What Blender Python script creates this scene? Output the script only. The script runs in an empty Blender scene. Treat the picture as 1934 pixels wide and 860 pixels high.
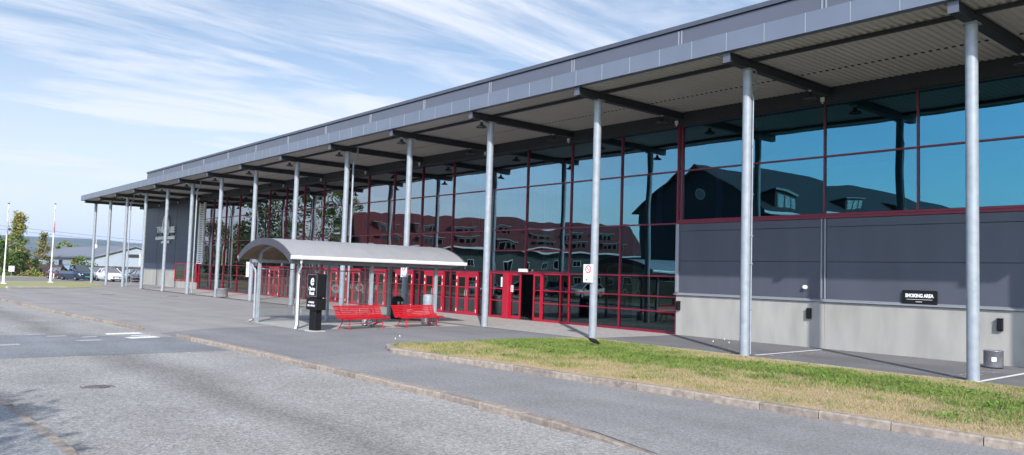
import bpy, math, random
import numpy as np
from mathutils import Vector, Matrix, noise

random.seed(7)
rng = np.random.default_rng(7)
scene = bpy.context.scene
COL = scene.collection
rad = math.radians

# ---------------------------------------------------------------- helpers
class MB:
    """collects geometry, build() links it as ONE mesh object"""
    def __init__(self):
        self.v = []; self.f = []; self.m = []; self.s = []
    def add(self, vs, fs, m=0, smooth=False):
        o = len(self.v)
        self.v += [tuple(p) for p in vs]
        for f in fs:
            self.f.append(tuple(i + o for i in f)); self.m.append(m); self.s.append(smooth)
        return self
    def box(self, x0, x1, y0, y1, z0, z1, m=0):
        vs = [(x0,y0,z0),(x1,y0,z0),(x1,y1,z0),(x0,y1,z0),(x0,y0,z1),(x1,y0,z1),(x1,y1,z1),(x0,y1,z1)]
        return self.add(vs, [(0,3,2,1),(4,5,6,7),(0,1,5,4),(1,2,6,5),(2,3,7,6),(3,0,4,7)], m)
    def bbox(self, x0, x1, y0, y1, z0, z1, b=.01, m=0):
        """box with chamfered vertical and top edges"""
        pts = []
        for (z, i) in ((z0, 0), (z1 - b, 0), (z1, b)):
            c = b
            xa, xb, ya, yb = x0 + i, x1 - i, y0 + i, y1 - i
            pts.append([(xa+c,ya,z),(xb-c,ya,z),(xb,ya+c,z),(xb,yb-c,z),(xb-c,yb,z),(xa+c,yb,z),(xa,yb-c,z),(xa,ya+c,z)])
        vs = sum(pts, [])
        fs = [tuple(range(7, -1, -1)), tuple(range(16, 24))]
        for r in (0, 8):
            for i in range(8):
                j = (i + 1) % 8
                fs.append((r+i, r+j, r+8+j, r+8+i))
        return self.add(vs, fs, m)
    def bar(self, a, b, w, h, m=0, up=(0,0,1)):
        a = Vector(a); b = Vector(b); d = (b - a).normalized(); u = Vector(up)
        if abs(d.dot(u)) > .98: u = Vector((0,1,0))
        s = d.cross(u).normalized(); u = s.cross(d).normalized()
        vs = []
        for p in (a, b):
            for (i, j) in ((-1,-1),(1,-1),(1,1),(-1,1)):
                vs.append(p + s*(i*w/2) + u*(j*h/2))
        return self.add(vs, [(0,1,2,3),(7,6,5,4),(0,4,5,1),(1,5,6,2),(2,6,7,3),(3,7,4,0)], m)
    def tube(self, pts, rs, n=12, m=0, cap=True):
        pts = [Vector(p) for p in pts]
        if not hasattr(rs, '__len__'): rs = [rs]*len(pts)
        vs = []; N = len(pts)
        for k, p in enumerate(pts):
            d = (pts[min(k+1, N-1)] - pts[max(k-1, 0)]).normalized()
            u = Vector((0,0,1)) if abs(d.z) < .95 else Vector((1,0,0))
            s = d.cross(u).normalized(); u = s.cross(d).normalized()
            for i in range(n):
                a = 2*math.pi*i/n
                vs.append(p + (s*math.cos(a) + u*math.sin(a))*rs[k])
        fs = []
        for k in range(N-1):
            for i in range(n):
                j = (i+1) % n
                fs.append((k*n+i, k*n+j, (k+1)*n+j, (k+1)*n+i))
        self.add(vs, fs, m, True)
        if cap:
            self.add(vs[:n], [tuple(range(n-1, -1, -1))], m); self.add(vs[-n:], [tuple(range(n))], m)
        return self
    def lathe(self, prof, n=20, c=(0,0,0), m=0, axis='z'):
        vs = []
        for (r, z) in prof:
            for i in range(n):
                a = 2*math.pi*i/n
                x, y = r*math.cos(a), r*math.sin(a)
                q = (x, y, z) if axis == 'z' else ((x, z, y) if axis == 'y' else (z, x, y))
                vs.append((q[0]+c[0], q[1]+c[1], q[2]+c[2]))
        fs = []
        for k in range(len(prof)-1):
            for i in range(n):
                j = (i+1) % n
                fs.append((k*n+i, k*n+j, (k+1)*n+j, (k+1)*n+i))
        return self.add(vs, fs, m, True)
    def prism(self, poly, a0, a1, axis='z', m=0):
        """poly in the two other axes, extruded along axis"""
        def pt(p, a):
            return (p[0], p[1], a) if axis == 'z' else ((p[0], a, p[1]) if axis == 'y' else (a, p[0], p[1]))
        n = len(poly)
        vs = [pt(p, a0) for p in poly] + [pt(p, a1) for p in poly]
        fs = [tuple(range(n-1, -1, -1)), tuple(range(n, 2*n))]
        for i in range(n):
            j = (i+1) % n
            fs.append((i, j, n+j, n+i))
        return self.add(vs, fs, m)
    def quad(self, a, b, c, d, m=0):
        return self.add([a, b, c, d], [(0,1,2,3)], m)
    def build(self, name, mats, parent=None, org=None):
        me = bpy.data.meshes.new(name)
        v = self.v
        if parent is not None and org is None:
            org = origin(parent)
        if org is not None:
            ox, oy, oz = org
            v = [(a-ox, b-oy, c-oz) for (a, b, c) in v]
        me.from_pydata(v, [], self.f)
        if not isinstance(mats, (list, tuple)): mats = [mats]
        for m in mats: me.materials.append(m)
        me.polygons.foreach_set('material_index', self.m)
        me.polygons.foreach_set('use_smooth', self.s)
        me.update()
        fix_normals(me)
        o = bpy.data.objects.new(name, me); COL.objects.link(o)
        if parent is not None: o.parent = parent
        elif org is not None: o.location = org
        return o

def fix_normals(me):
    import bmesh
    if len(me.polygons) > 30000: return
    b = bmesh.new(); b.from_mesh(me)
    bmesh.ops.recalc_face_normals(b, faces=b.faces)
    b.to_mesh(me); b.free()

def origin(o):
    p = Vector((0,0,0))
    while o is not None:
        p = p + Vector(o.location); o = o.parent
    return p

def thing(name, label, cat, loc=(0,0,0), rz=0, group=None):
    o = bpy.data.objects.new(name, None); COL.objects.link(o)
    o.empty_display_size = .2
    o.location = loc; o.rotation_euler = (0,0,rz)
    return tag(o, label, cat, group)
def tag(o, label, cat, group=None, kind=None):
    o['label'] = label; o['category'] = cat
    if group: o['group'] = group
    if kind: o['kind'] = kind
    return o
def struct(o, kind='structure'):
    o['kind'] = kind
    return o
def dup(root, loc, rz, label, group=None):
    r = root.copy(); COL.objects.link(r); r.location = loc; r.rotation_euler = (0,0,rz)
    r['label'] = label
    if group: r['group'] = group
    for ch in list(root.children):
        c = ch.copy(); COL.objects.link(c); c.parent = r
        for g in list(ch.children):
            d = g.copy(); COL.objects.link(d); d.parent = c
    return r

def text_obj(name, body, size, mat, parent, loc, extrude=.004, bold=0.0, sx=1.0, rot=(math.pi/2,0,0), align='CENTER', shear=0.0, space=1.0):
    cu = bpy.data.curves.new(name, 'FONT')
    cu.body = body; cu.size = size; cu.extrude = extrude; cu.offset = bold; cu.shear = shear
    cu.align_x = align; cu.align_y = 'CENTER'; cu.resolution_u = 4; cu.space_character = space
    tmp = bpy.data.objects.new(name + '_curve', cu); COL.objects.link(tmp)
    bpy.context.view_layer.update()
    dg = bpy.context.evaluated_depsgraph_get()
    me = bpy.data.meshes.new_from_object(tmp.evaluated_get(dg))
    COL.objects.unlink(tmp); bpy.data.objects.remove(tmp); bpy.data.curves.remove(cu)
    M = Matrix.Rotation(rot[2], 4, 'Z') @ Matrix.Rotation(rot[0], 4, 'X') @ Matrix.Diagonal((sx, 1, 1, 1))
    me.transform(M)
    me.materials.clear(); me.materials.append(mat)
    o = bpy.data.objects.new(name, me); COL.objects.link(o)
    if parent is not None:
        o.parent = parent
        o.location = Vector(loc) - origin(parent)
    else: o.location = loc
    return o

# ---------------------------------------------------------------- materials
def new_mat(name):
    m = bpy.data.materials.new(name); m.use_nodes = True
    nt = m.node_tree
    return m, nt, nt.nodes['Principled BSDF'], nt.nodes['Material Output']
def mat(name, col, rough=.6, metal=0, var=.12, scale=3.0, bump=0, bscale=30, spec=None, var2=None, stretch=None):
    m, nt, b, out = new_mat(name)
    N, L = nt.nodes, nt.links
    b.inputs['Roughness'].default_value = rough; b.inputs['Metallic'].default_value = metal
    if spec is not None: b.inputs['Specular IOR Level'].default_value = spec
    c = (*col, 1)
    geo = N.new('ShaderNodeNewGeometry')
    vec = geo.outputs['Position']
    if stretch:
        mp = N.new('ShaderNodeMapping'); mp.inputs['Scale'].default_value = stretch
        L.new(vec, mp.inputs['Vector']); vec = mp.outputs['Vector']
    if var:
        nz = N.new('ShaderNodeTexNoise'); nz.inputs['Scale'].default_value = scale; nz.inputs['Detail'].default_value = 6
        L.new(vec, nz.inputs['Vector'])
        mx = N.new('ShaderNodeMix'); mx.data_type = 'RGBA'
        k2 = var2 or tuple(x*(1+var) for x in col)
        mx.inputs['A'].default_value = (*[x*(1-var) for x in col], 1)
        mx.inputs['B'].default_value = (*k2, 1)
        mr = N.new('ShaderNodeMapRange'); mr.inputs['From Min'].default_value = .3; mr.inputs['From Max'].default_value = .7
        L.new(nz.outputs['Fac'], mr.inputs['Value']); L.new(mr.outputs['Result'], mx.inputs['Factor'])
        L.new(mx.outputs['Result'], b.inputs['Base Color'])
    else:
        b.inputs['Base Color'].default_value = c
    if bump:
        n2 = N.new('ShaderNodeTexNoise'); n2.inputs['Scale'].default_value = bscale; n2.inputs['Detail'].default_value = 3
        L.new(vec, n2.inputs['Vector'])
        bp = N.new('ShaderNodeBump'); bp.inputs['Strength'].default_value = bump; bp.inputs['Distance'].default_value = .02
        L.new(n2.outputs['Fac'], bp.inputs['Height']); L.new(bp.outputs['Normal'], b.inputs['Normal'])
    return m

def asphalt(name, base, grain=.35, gscale=40., patch=.18, tint=(1,1,1), streak=None):
    m, nt, b, out = new_mat(name); N, L = nt.nodes, nt.links
    b.inputs['Roughness'].default_value = .9; b.inputs['Specular IOR Level'].default_value = .25
    geo = N.new('ShaderNodeNewGeometry'); P = geo.outputs['Position']
    def nz(scale, detail, vec=P):
        n = N.new('ShaderNodeTexNoise'); n.inputs['Scale'].default_value = scale; n.inputs['Detail'].default_value = detail
        L.new(vec, n.inputs['Vector']); return n.outputs['Fac']
    def mr(val, a0, a1, b0, b1):
        r = N.new('ShaderNodeMapRange'); r.inputs['From Min'].default_value = a0; r.inputs['From Max'].default_value = a1
        r.inputs['To Min'].default_value = b0; r.inputs['To Max'].default_value = b1
        L.new(val, r.inputs['Value']); return r.outputs['Result']
    def mul(a, c):
        k = N.new('ShaderNodeMath'); k.operation = 'MULTIPLY'; L.new(a, k.inputs[0])
        if isinstance(c, float): k.inputs[1].default_value = c
        else: L.new(c, k.inputs[1])
        return k.outputs[0]
    vor = N.new('ShaderNodeTexVoronoi'); vor.inputs['Scale'].default_value = gscale; L.new(P, vor.inputs['Vector'])
    sep = N.new('ShaderNodeSeparateColor'); L.new(vor.outputs['Color'], sep.inputs['Color'])
    g1 = mr(sep.outputs[0], 0, 1, 1-grain, 1+grain)
    g2 = mr(nz(gscale*.35, 3), .3, .7, 1-grain*.6, 1+grain*.6)
    g3 = mr(nz(.55, 5), .3, .7, 1-patch, 1+patch)
    mp = N.new('ShaderNodeMapping'); mp.inputs['Scale'].default_value = (.06, .9, 1); L.new(P, mp.inputs['Vector'])
    g4 = mr(nz(1.0, 4, mp.outputs['Vector']), .3, .7, 1-patch*.8, 1+patch*.8)
    v = mul(mul(mul(g1, g2), g3), g4)
    if streak:
        sx = N.new('ShaderNodeSeparateXYZ'); L.new(P, sx.inputs[0])
        for (y0, w, k) in streak:
            d = N.new('ShaderNodeMath'); d.operation = 'SUBTRACT'; L.new(sx.outputs['Y'], d.inputs[0]); d.inputs[1].default_value = y0
            wob = mr(nz(.25, 3), .3, .7, -.35, .35)
            d2 = N.new('ShaderNodeMath'); d2.operation = 'ADD'; L.new(d.outputs[0], d2.inputs[0]); L.new(wob, d2.inputs[1])
            a = N.new('ShaderNodeMath'); a.operation = 'ABSOLUTE'; L.new(d2.outputs[0], a.inputs[0])
            v = mul(v, mr(a.outputs[0], 0, w, 1-k, 1.0))
    cm = N.new('ShaderNodeMix'); cm.data_type = 'RGBA'; cm.blend_type = 'MULTIPLY'; cm.inputs['Factor'].default_value = 1
    cm.inputs['A'].default_value = (base*tint[0], base*tint[1], base*tint[2], 1)
    cc = N.new('ShaderNodeCombineColor')
    for i in range(3): L.new(v, cc.inputs[i])
    L.new(cc.outputs['Color'], cm.inputs['B']); L.new(cm.outputs['Result'], b.inputs['Base Color'])
    bp = N.new('ShaderNodeBump'); bp.inputs['Strength'].default_value = .5; bp.inputs['Distance'].default_value = .012
    L.new(g1, bp.inputs['Height']); L.new(bp.outputs['Normal'], b.inputs['Normal'])
    return m

def glass_mat(name, tr=(.16,.24,.23), tint0=(.24,.72,.95), tint1=(.80,.80,.86), base=.25, gain=.25, wav=.030, wscale=.5):
    """dark solar glass: part mirror, part see-through"""
    m = bpy.data.materials.new(name); m.use_nodes = True
    nt = m.node_tree; N, L = nt.nodes, nt.links
    N.remove(N['Principled BSDF']); out = N['Material Output']
    geo = N.new('ShaderNodeNewGeometry')
    gl = N.new('ShaderNodeBsdfGlossy'); gl.inputs['Roughness'].default_value = 0.0
    tp = N.new('ShaderNodeBsdfTransparent'); tp.inputs['Color'].default_value = (*tr, 1)
    lw = N.new('ShaderNodeLayerWeight'); lw.inputs['Blend'].default_value = .5
    mc = N.new('ShaderNodeMix'); mc.data_type = 'RGBA'
    mc.inputs['A'].default_value = (*tint0, 1); mc.inputs['B'].default_value = (*tint1, 1)
    mrc = N.new('ShaderNodeMapRange'); mrc.inputs['From Min'].default_value = .15; mrc.inputs['From Max'].default_value = .55
    L.new(lw.outputs['Facing'], mrc.inputs['Value']); L.new(mrc.outputs['Result'], mc.inputs['Factor'])
    L.new(mc.outputs['Result'], gl.inputs['Color'])
    mf = N.new('ShaderNodeMapRange'); mf.inputs['From Min'].default_value = .15; mf.inputs['From Max'].default_value = .75
    mf.inputs['To Min'].default_value = base; mf.inputs['To Max'].default_value = base + gain
    L.new(lw.outputs['Facing'], mf.inputs['Value'])
    if wav:
        nz = N.new('ShaderNodeTexNoise'); nz.inputs['Scale'].default_value = wscale; nz.inputs['Detail'].default_value = 1.0
        sx = N.new('ShaderNodeSeparateXYZ'); L.new(geo.outputs['Position'], sx.inputs[0])
        def mm(op, a, v):
            k = N.new('ShaderNodeMath'); k.operation = op; L.new(a, k.inputs[0]); k.inputs[1].default_value = v; return k.outputs[0]
        fx = mm('MULTIPLY', mm('FLOOR', mm('DIVIDE', mm('ADD', sx.outputs['X'], 13.35), 3.0), 0), 5.37)
        fz = mm('MULTIPLY', mm('GREATER_THAN', sx.outputs['Z'], 4.3), 3.1)
        ad = N.new('ShaderNodeMath'); L.new(fx, ad.inputs[0]); L.new(fz, ad.inputs[1])
        cv = N.new('ShaderNodeCombineXYZ'); L.new(sx.outputs['X'], cv.inputs[0]); L.new(ad.outputs[0], cv.inputs[1]); L.new(sx.outputs['Z'], cv.inputs[2])
        L.new(cv.outputs[0], nz.inputs['Vector'])
        bp = N.new('ShaderNodeBump'); bp.inputs['Strength'].default_value = wav; bp.inputs['Distance'].default_value = .25
        L.new(nz.outputs['Fac'], bp.inputs['Height']); L.new(bp.outputs['Normal'], gl.inputs['Normal'])
    mx = N.new('ShaderNodeMixShader')
    L.new(mf.outputs['Result'], mx.inputs['Fac']); L.new(tp.outputs[0], mx.inputs[1]); L.new(gl.outputs[0], mx.inputs[2])
    L.new(mx.outputs[0], out.inputs['Surface'])
    return m

M = {}
M['road'] = asphalt('road_asphalt', .275, .32, 42, .10, (1.045,1.0,.945), streak=[(5.1,.9,.30),(3.0,.8,.10)])
M['path'] = asphalt('path_asphalt', .225, .26, 55, .10, (1.03,.99,.98))
M['fore'] = asphalt('forecourt_asphalt', .198, .22, 55, .10, (1.02,.985,1.0))
M['plaza'] = asphalt('plaza_asphalt', .252, .16, 55, .10, (1.06,.99,.95))
M['patch'] = asphalt('patch_asphalt', .20, .22, 50, .12, (.97,1.0,1.06))
M['lot'] = asphalt('lot_asphalt', .19, .15, 50, .10)
M['sidewalk'] = asphalt('sidewalk_asphalt', .26, .30, 45, .10)
M['front'] = asphalt('frontage_asphalt', .16, .22, 55, .12, (1.03,.98,1.0))
M['slab'] = mat('concrete_slab', (.36,.35,.33), .9, 0, .12, 1.2, .2, 40)
M['granite'] = mat('granite_kerb', (.285,.235,.195), .9, 0, .30, 9, .5, 60)
M['granite2'] = mat('granite_kerb_dark', (.23,.19,.16), .9, 0, .30, 9, .5, 60)
M['paint'] = mat('road_paint', (.72,.72,.70), .8, 0, .2, 14)
M['paint_worn'] = mat('worn_road_paint', (.36,.355,.345), .85, 0, .35, 14)
M['soil'] = mat('ground_soil', (.16,.14,.075), .95, 0, .4, .35, var2=(.14,.16,.05))
M['concrete'] = mat('wall_concrete', (.325,.311,.287), .85, 0, .13, 1.3, .15, 25, stretch=(1.6,1.6,.45))
M['clad'] = mat('grey_cladding', (.066,.071,.093), .45, 0, .09, .9, stretch=(1.5,1,.3))
M['clad_dark'] = mat('dark_cladding', (.034,.042,.078), .45, 0, .05, .6)
M['parapet'] = mat('parapet_sheet', (.100,.104,.130), .40, .1, .05, .5)
M['gap'] = mat('panel_gap', (.02,.021,.026), .8, 0, 0)
M['trim'] = mat('light_trim', (.29,.30,.335), .45, .3, .05, 2)
M['fascia'] = mat('fascia_sheet', (.155,.172,.215), .38, .25, .06, .7)
M['soffit'] = mat('soffit_sheet', (.50,.49,.465), .6, 0, .05, .5)
M['steel_dark'] = mat('dark_steel', (.020,.022,.026), .6, .1, .1, 2)
M['galv'] = mat('galvanised_steel', (.27,.30,.335), .55, .15, .12, 5)
M['red'] = mat('red_frame_shaded', (.175,.006,.026), .38, 0, .08, 2)  # frame red darkened for the shade under the canopy
M['red_lit'] = mat('red_door_lit', (.37,.008,.028), .35, 0, .06, 2)  # same red, kept lighter for the sunlit doors and low frames
M['bench'] = mat('bench_red', (.50,.012,.022), .38, 0, .08, 6)
M['glass'] = glass_mat('facade_glass')
M['lowglass'] = glass_mat('lower_glass', (.10,.15,.14), (.45,.75,.80), (.85,.9,.9), .10, .20, .02)
M['doorglass'] = glass_mat('door_glass', (.22,.28,.26), (.6,.85,.85), (.85,.9,.9), .12, .22, .016)
M['shelterglass'] = glass_mat('shelter_glass', (.80,.85,.84), (.9,1,1), (1,1,1), .10, .45, .02)
M['black'] = mat('black_sheet', (.007,.007,.008), .6, 0, .1, 4, spec=.25)
M['blackmatt'] = mat('black_plastic', (.018,.018,.02), .6, 0, .1, 4)
M['white'] = mat('white_sheet', (.80,.80,.79), .45, 0, .04, 4)
M['letter'] = mat('white_lettering', (.82,.82,.82), .5, 0, 0)
M['whitebox'] = mat('white_box', (.66,.65,.62), .5, 0, .06, 5)
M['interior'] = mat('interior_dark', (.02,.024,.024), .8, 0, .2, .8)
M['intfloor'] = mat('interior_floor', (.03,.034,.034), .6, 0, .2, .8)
M['intcol'] = mat('interior_column', (.16,.24,.225), .6, 0, .1, 2)
M['banner'] = mat('blue_banner', (.10,.16,.55), .7, 0, .1, 2)
M['shroof'] = mat('shelter_roof_sheet', (.32,.312,.318), .5, .2, .05, 1.5)
M['shfascia'] = mat('shelter_fascia', (.075,.072,.09), .45, .2, .08, 2)
M['shunder'] = mat('shelter_plywood', (.20,.135,.085), .8, 0, .2, 3)
M['bark'] = mat('bark', (.10,.075,.055), .95, 0, .35, 5, .5, 20)
M['birch'] = mat('birch_bark', (.38,.36,.33), .9, 0, .45, 6)
M['plate_green'] = mat('green_plate', (.02,.36,.20), .5, 0, .05, 5)
M['symbol_red'] = mat('sign_red', (.55,.03,.06), .5, 0, 0)
M['grey_text'] = mat('sign_grey', (.33,.33,.36), .6, 0, 0)
M['rust'] = mat('manhole_iron', (.15,.135,.13), .7, .4, .3, 12)
M['bin'] = mat('bin_metal', (.34,.35,.38), .38, .7, .2, 8)
M['bin_concrete'] = mat('bin_grey', (.30,.30,.32), .55, .3, .2, 8)
def leafmat(name, col, col2):
    m = mat(name, col, .75, 0, .25, 1.3, var2=col2)
    m.node_tree.nodes['Principled BSDF'].inputs['Specular IOR Level'].default_value = .2
    return m
M['leaf'] = leafmat('leaf_green', (.085,.155,.028), (.14,.21,.045))
M['leaf_d'] = leafmat('leaf_dark', (.032,.065,.016), (.06,.10,.026))
M['leaf_y'] = leafmat('leaf_yellowing', (.40,.31,.09), (.31,.30,.08))
M['leaf_b'] = leafmat('leaf_brown', (.29,.235,.10), (.23,.225,.09))
M['straw'] = leafmat('straw_blade', (.47,.35,.21), (.36,.27,.155))
M['blade'] = leafmat('green_blade', (.15,.215,.042), (.20,.25,.055))
M['blade_d'] = leafmat('dark_blade', (.085,.14,.028), (.115,.17,.04))
M['blade_y'] = leafmat('pale_blade', (.29,.29,.09), (.24,.26,.07))
M['clover'] = leafmat('clover_leaf', (.11,.25,.035), (.16,.31,.055))

# ---------------------------------------------------------------- camera
cam = bpy.data.cameras.new('camera'); cob = bpy.data.objects.new('camera', cam); COL.objects.link(cob)
cam.sensor_fit = 'HORIZONTAL'; cam.sensor_width = 36; cam.lens = 1494.18/1934*36; cam.clip_end = 20000; cam.clip_start = .1
r = (0.64529062, 0.76332171, 0.0306592); u = (0.02729346, -0.06314347, 0.99763117); f = (-0.76344946, 0.64292524, 0.06157958)
cob.matrix_world = Matrix(((r[0],u[0],-f[0],0),(r[1],u[1],-f[1],0),(r[2],u[2],-f[2],2.047),(0,0,0,1)))
scene.camera = cob

# ---------------------------------------------------------------- light and sky
EL = rad(31.7); SD = Vector((.803*math.cos(EL), -.597*math.cos(EL), math.sin(EL)))
sun = bpy.data.lights.new('sun', 'SUN'); sun.energy = 4.0; sun.angle = rad(.53); sun.color = (1,.97,.92)
so = bpy.data.objects.new('sun', sun); COL.objects.link(so); so.location = (20,-20,40)
so.rotation_euler = SD.to_track_quat('Z', 'Y').to_euler()
w = bpy.data.worlds.new('World'); scene.world = w; w.use_nodes = True
nt = w.node_tree; N, L = nt.nodes, nt.links
bg = N['Background']; bg.inputs['Strength'].default_value = .094
sky = N.new('ShaderNodeTexSky'); sky.sky_type = 'NISHITA'; sky.sun_disc = False
sky.sun_elevation = EL; sky.sun_rotation = math.atan2(.803, -.597); sky.air_density = 1.0; sky.dust_density = .6; sky.ozone_density = 2.2
tc = N.new('ShaderNodeTexCoord'); sp = N.new('ShaderNodeSeparateXYZ'); L.new(tc.outputs['Generated'], sp.inputs[0])
def math_(op, a, b=None):
    k = N.new('ShaderNodeMath'); k.operation = op
    for i, x in enumerate((a, b)):
        if x is None: continue
        if isinstance(x, (int, float)): k.inputs[i].default_value = x
        else: L.new(x, k.inputs[i])
    return k.outputs[0]
zc = math_('MAXIMUM', sp.outputs['Z'], 0.0); den = math_('ADD', zc, .10)
cx = math_('DIVIDE', sp.outputs['X'], den); cy = math_('DIVIDE', sp.outputs['Y'], den)
cmb = N.new('ShaderNodeCombineXYZ'); L.new(cx, cmb.inputs[0]); L.new(cy, cmb.inputs[1])
def cloud(scale, stretch, rotz, off, detail, rough, lo, hi, dist=.6):
    m0 = N.new('ShaderNodeMapping'); m0.inputs['Rotation'].default_value = (0,0,rotz); L.new(cmb.outputs[0], m0.inputs['Vector'])
    mp = N.new('ShaderNodeMapping'); mp.inputs['Scale'].default_value = stretch; mp.inputs['Location'].default_value = off
    L.new(m0.outputs[0], mp.inputs['Vector'])
    n = N.new('ShaderNodeTexNoise'); n.inputs['Scale'].default_value = scale; n.inputs['Detail'].default_value = detail
    n.inputs['Roughness'].default_value = rough; n.inputs['Distortion'].default_value = dist
    L.new(mp.outputs[0], n.inputs['Vector'])
    mr = N.new('ShaderNodeMapRange'); mr.interpolation_type = 'SMOOTHSTEP'
    mr.inputs['From Min'].default_value = lo; mr.inputs['From Max'].default_value = hi
    L.new(n.outputs['Fac'], mr.inputs['Value']); return mr.outputs['Result']
CL = (.6, 2.9, 92, 3.1, 1.3, .35, .60)
c1 = cloud(CL[0], (1, CL[1], 1), rad(CL[2]), (CL[3], CL[4], 0), 10, .62, CL[5], CL[6])
c2 = cloud(1.6, (1, 4.2, 1), rad(CL[2]+5), (1.7, 5.2, 0), 8, .6, .44, .72, .5)
hz = N.new('ShaderNodeMapRange'); hz.inputs['From Min'].default_value = .0; hz.inputs['From Max'].default_value = .33
hz.inputs['To Min'].default_value = .88; hz.inputs['To Max'].default_value = 0.0; hz.interpolation_type = 'SMOOTHSTEP'
L.new(zc, hz.inputs['Value'])
# the thick cirrus lies on the north-west side of the sky; the rest is thin
side = math_('SUBTRACT', math_('MULTIPLY', sp.outputs['Y'], .55), math_('MULTIPLY', sp.outputs['X'], .85))
sm = N.new('ShaderNodeMapRange'); sm.inputs['From Min'].default_value = -.1; sm.inputs['From Max'].default_value = .75
sm.inputs['To Min'].default_value = .17; sm.inputs['To Max'].default_value = 1.0; L.new(side, sm.inputs['Value'])
cl = math_('MULTIPLY', math_('MAXIMUM', math_('MULTIPLY', c1, .92), math_('MULTIPLY', c2, .5)), sm.outputs['Result'])
cl = math_('MAXIMUM', cl, math_('MULTIPLY', hz.outputs['Result'], sm.outputs['Result']))
cl = math_('MINIMUM', math_('ADD', math_('MULTIPLY', sm.outputs['Result'], .06), math_('MULTIPLY', cl, .92)), .94)
mx = N.new('ShaderNodeMix'); mx.data_type = 'RGBA'
L.new(cl, mx.inputs['Factor']); 
# added gain on the southern sky, for brighter reflections in the glass
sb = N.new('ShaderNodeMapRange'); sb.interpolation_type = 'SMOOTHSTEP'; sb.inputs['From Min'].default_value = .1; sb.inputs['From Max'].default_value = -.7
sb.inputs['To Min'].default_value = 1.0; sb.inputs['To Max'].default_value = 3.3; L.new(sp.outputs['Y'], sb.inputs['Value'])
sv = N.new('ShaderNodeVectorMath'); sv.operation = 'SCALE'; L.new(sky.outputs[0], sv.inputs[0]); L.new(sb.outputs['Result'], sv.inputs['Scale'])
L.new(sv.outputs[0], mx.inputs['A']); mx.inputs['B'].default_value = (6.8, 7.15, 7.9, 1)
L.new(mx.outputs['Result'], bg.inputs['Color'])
scene.view_settings.view_transform = 'Standard'; scene.view_settings.look = 'None'
scene.view_settings.exposure = .56; scene.view_settings.gamma = 1.0
scene.view_settings.use_curve_mapping = False
scene.cycles.max_bounces = 8; scene.cycles.transparent_max_bounces = 16; scene.cycles.caustics_reflective = False; scene.cycles.caustics_refractive = False
scene.cycles.use_denoising = True; scene.cycles.sample_clamp_indirect = 6

# ================================================================ ground
def sheet(name, poly, z, m, kind='structure'):
    b = MB(); n = len(poly)
    b.add([(x, y, z) for x, y in poly], [tuple(range(n))])
    return struct(b.build(name, m), kind)
sheet('ground', [(-9000,-6000),(6000,-6000),(6000,6000),(-9000,6000)], -.16, M['soil'])
# back kerb line of the road (plaza side) and front line
back = [(-6.3,7.72),(-10.96,7.97),(-17.04,7.92),(-21,7.85),(-24.7,7.73),(-27.73,7.53),(-34.36,7.14),(-40.0,6.84),(-50.8,6.63),(-64,6.6),(-100,6.6)]
road_poly = [(14,1.9),(14,7.5)] + [(x, y+.16) for x, y in back] + [(-100,1.0),(-30,1.55),(-20,1.85),(-9,2.12)]
sheet('road', road_poly, -.085, M['road'])
sheet('road_patch', [(-20.45,2.3),(-20.38,7.80),(-24.75,7.70),(-26.2,5.4),(-27.6,2.2)], -.081, M['patch'])
sheet('pavement', [(14,1.75),(-9,1.98),(-20,1.71),(-30,1.41),(-100,.86),(-100,-5),(14,-5)], .0, M['sidewalk'])

# plaza : front edge follows the kerb, dropped at the crossing and past the end of the kerb
def ground_strip(name, pts_front, back_fn, m, drop, z0=0.0, rows=6):
    b = MB(); vs = []; fs = []; n = len(pts_front)
    for i, (x, y) in enumerate(pts_front):
        xb, yb = back_fn(x)
        y += .09
        for k in range(rows):
            t = (k/(rows-1))**2.2
            z = z0 + (drop(x)*max(0, 1 - t*(yb-y)/1.2))
            vs.append((x + (xb-x)*t, y + (yb-y)*t, z))
    for i in range(n-1):
        for k in range(rows-1):
            a = i*rows + k
            fs.append((a, a+1, a+rows+1, a+rows))
    b.add(vs, fs)
    return struct(b.build(name, m))
def lerp_back(x):
    for (x0, y0), (x1, y1) in zip(back[:-1], back[1:]):
        if x <= x0 and x >= x1: return y0 + (y1-y0)*(x0-x)/(x0-x1)
    return 7.5
def drop(x):
    d = 0
    if x > -7.5: d = min(1, (x+7.5)/1.2)
    if -28.2 < x < -24.3: d = max(d, min(1, (x+28.2)/.6, (-24.3-x)/.6))
    return -.083*d
xs = [14,8,2,-2,-4.5,-6,-6.3,-6.8,-7.5,-9,-10.96,-12,-15,-17.04,-17.1]
ground_strip('path', [(x, lerp_back(x) if x < -6.3 else 7.72-.004*(x+6.3)) for x in xs], lambda x: (x-1.2 if x < -12 else x, 12.2), M['path'], drop)
xs = [-17.1,-21,-23,-24.3,-24.6,-24.9,-25.5,-26.25]
ground_strip('forecourt', [(x, lerp_back(x)) for x in xs], lambda x: (x-1.2+ (0 if x > -24 else (-24-x)*.0), 12.2), M['fore'], drop)
xs = [-26.25,-26.9,-27.5,-27.73,-27.9,-28.2,-30,-34.4,-40,-50.8,-64,-69]
ground_strip('plaza', [(x, lerp_back(x)) for x in xs], lambda x: (x-1.2, 12.2), M['plaza'], drop)
sheet('forecourt', [(-18.3,12.2),(-27.45,12.2),(-30.5,19.6),(-19.2,19.6),(-19.2,12.2)], .0, M['fore'])
sheet('plaza', [(-27.45,12.2),(-70.2,12.2),(-71.4,13.8),(-79,18),(-84,19.4),(-110,21.5),(-110,24.9),(-73,24.9),(-73,19.6),(-30.5,19.6)], .0, M['plaza'])
sheet('frontage', [(20,19.3),(20,24.9),(-19.2,24.9),(-19.2,19.3)], .0, M['front'])
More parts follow.
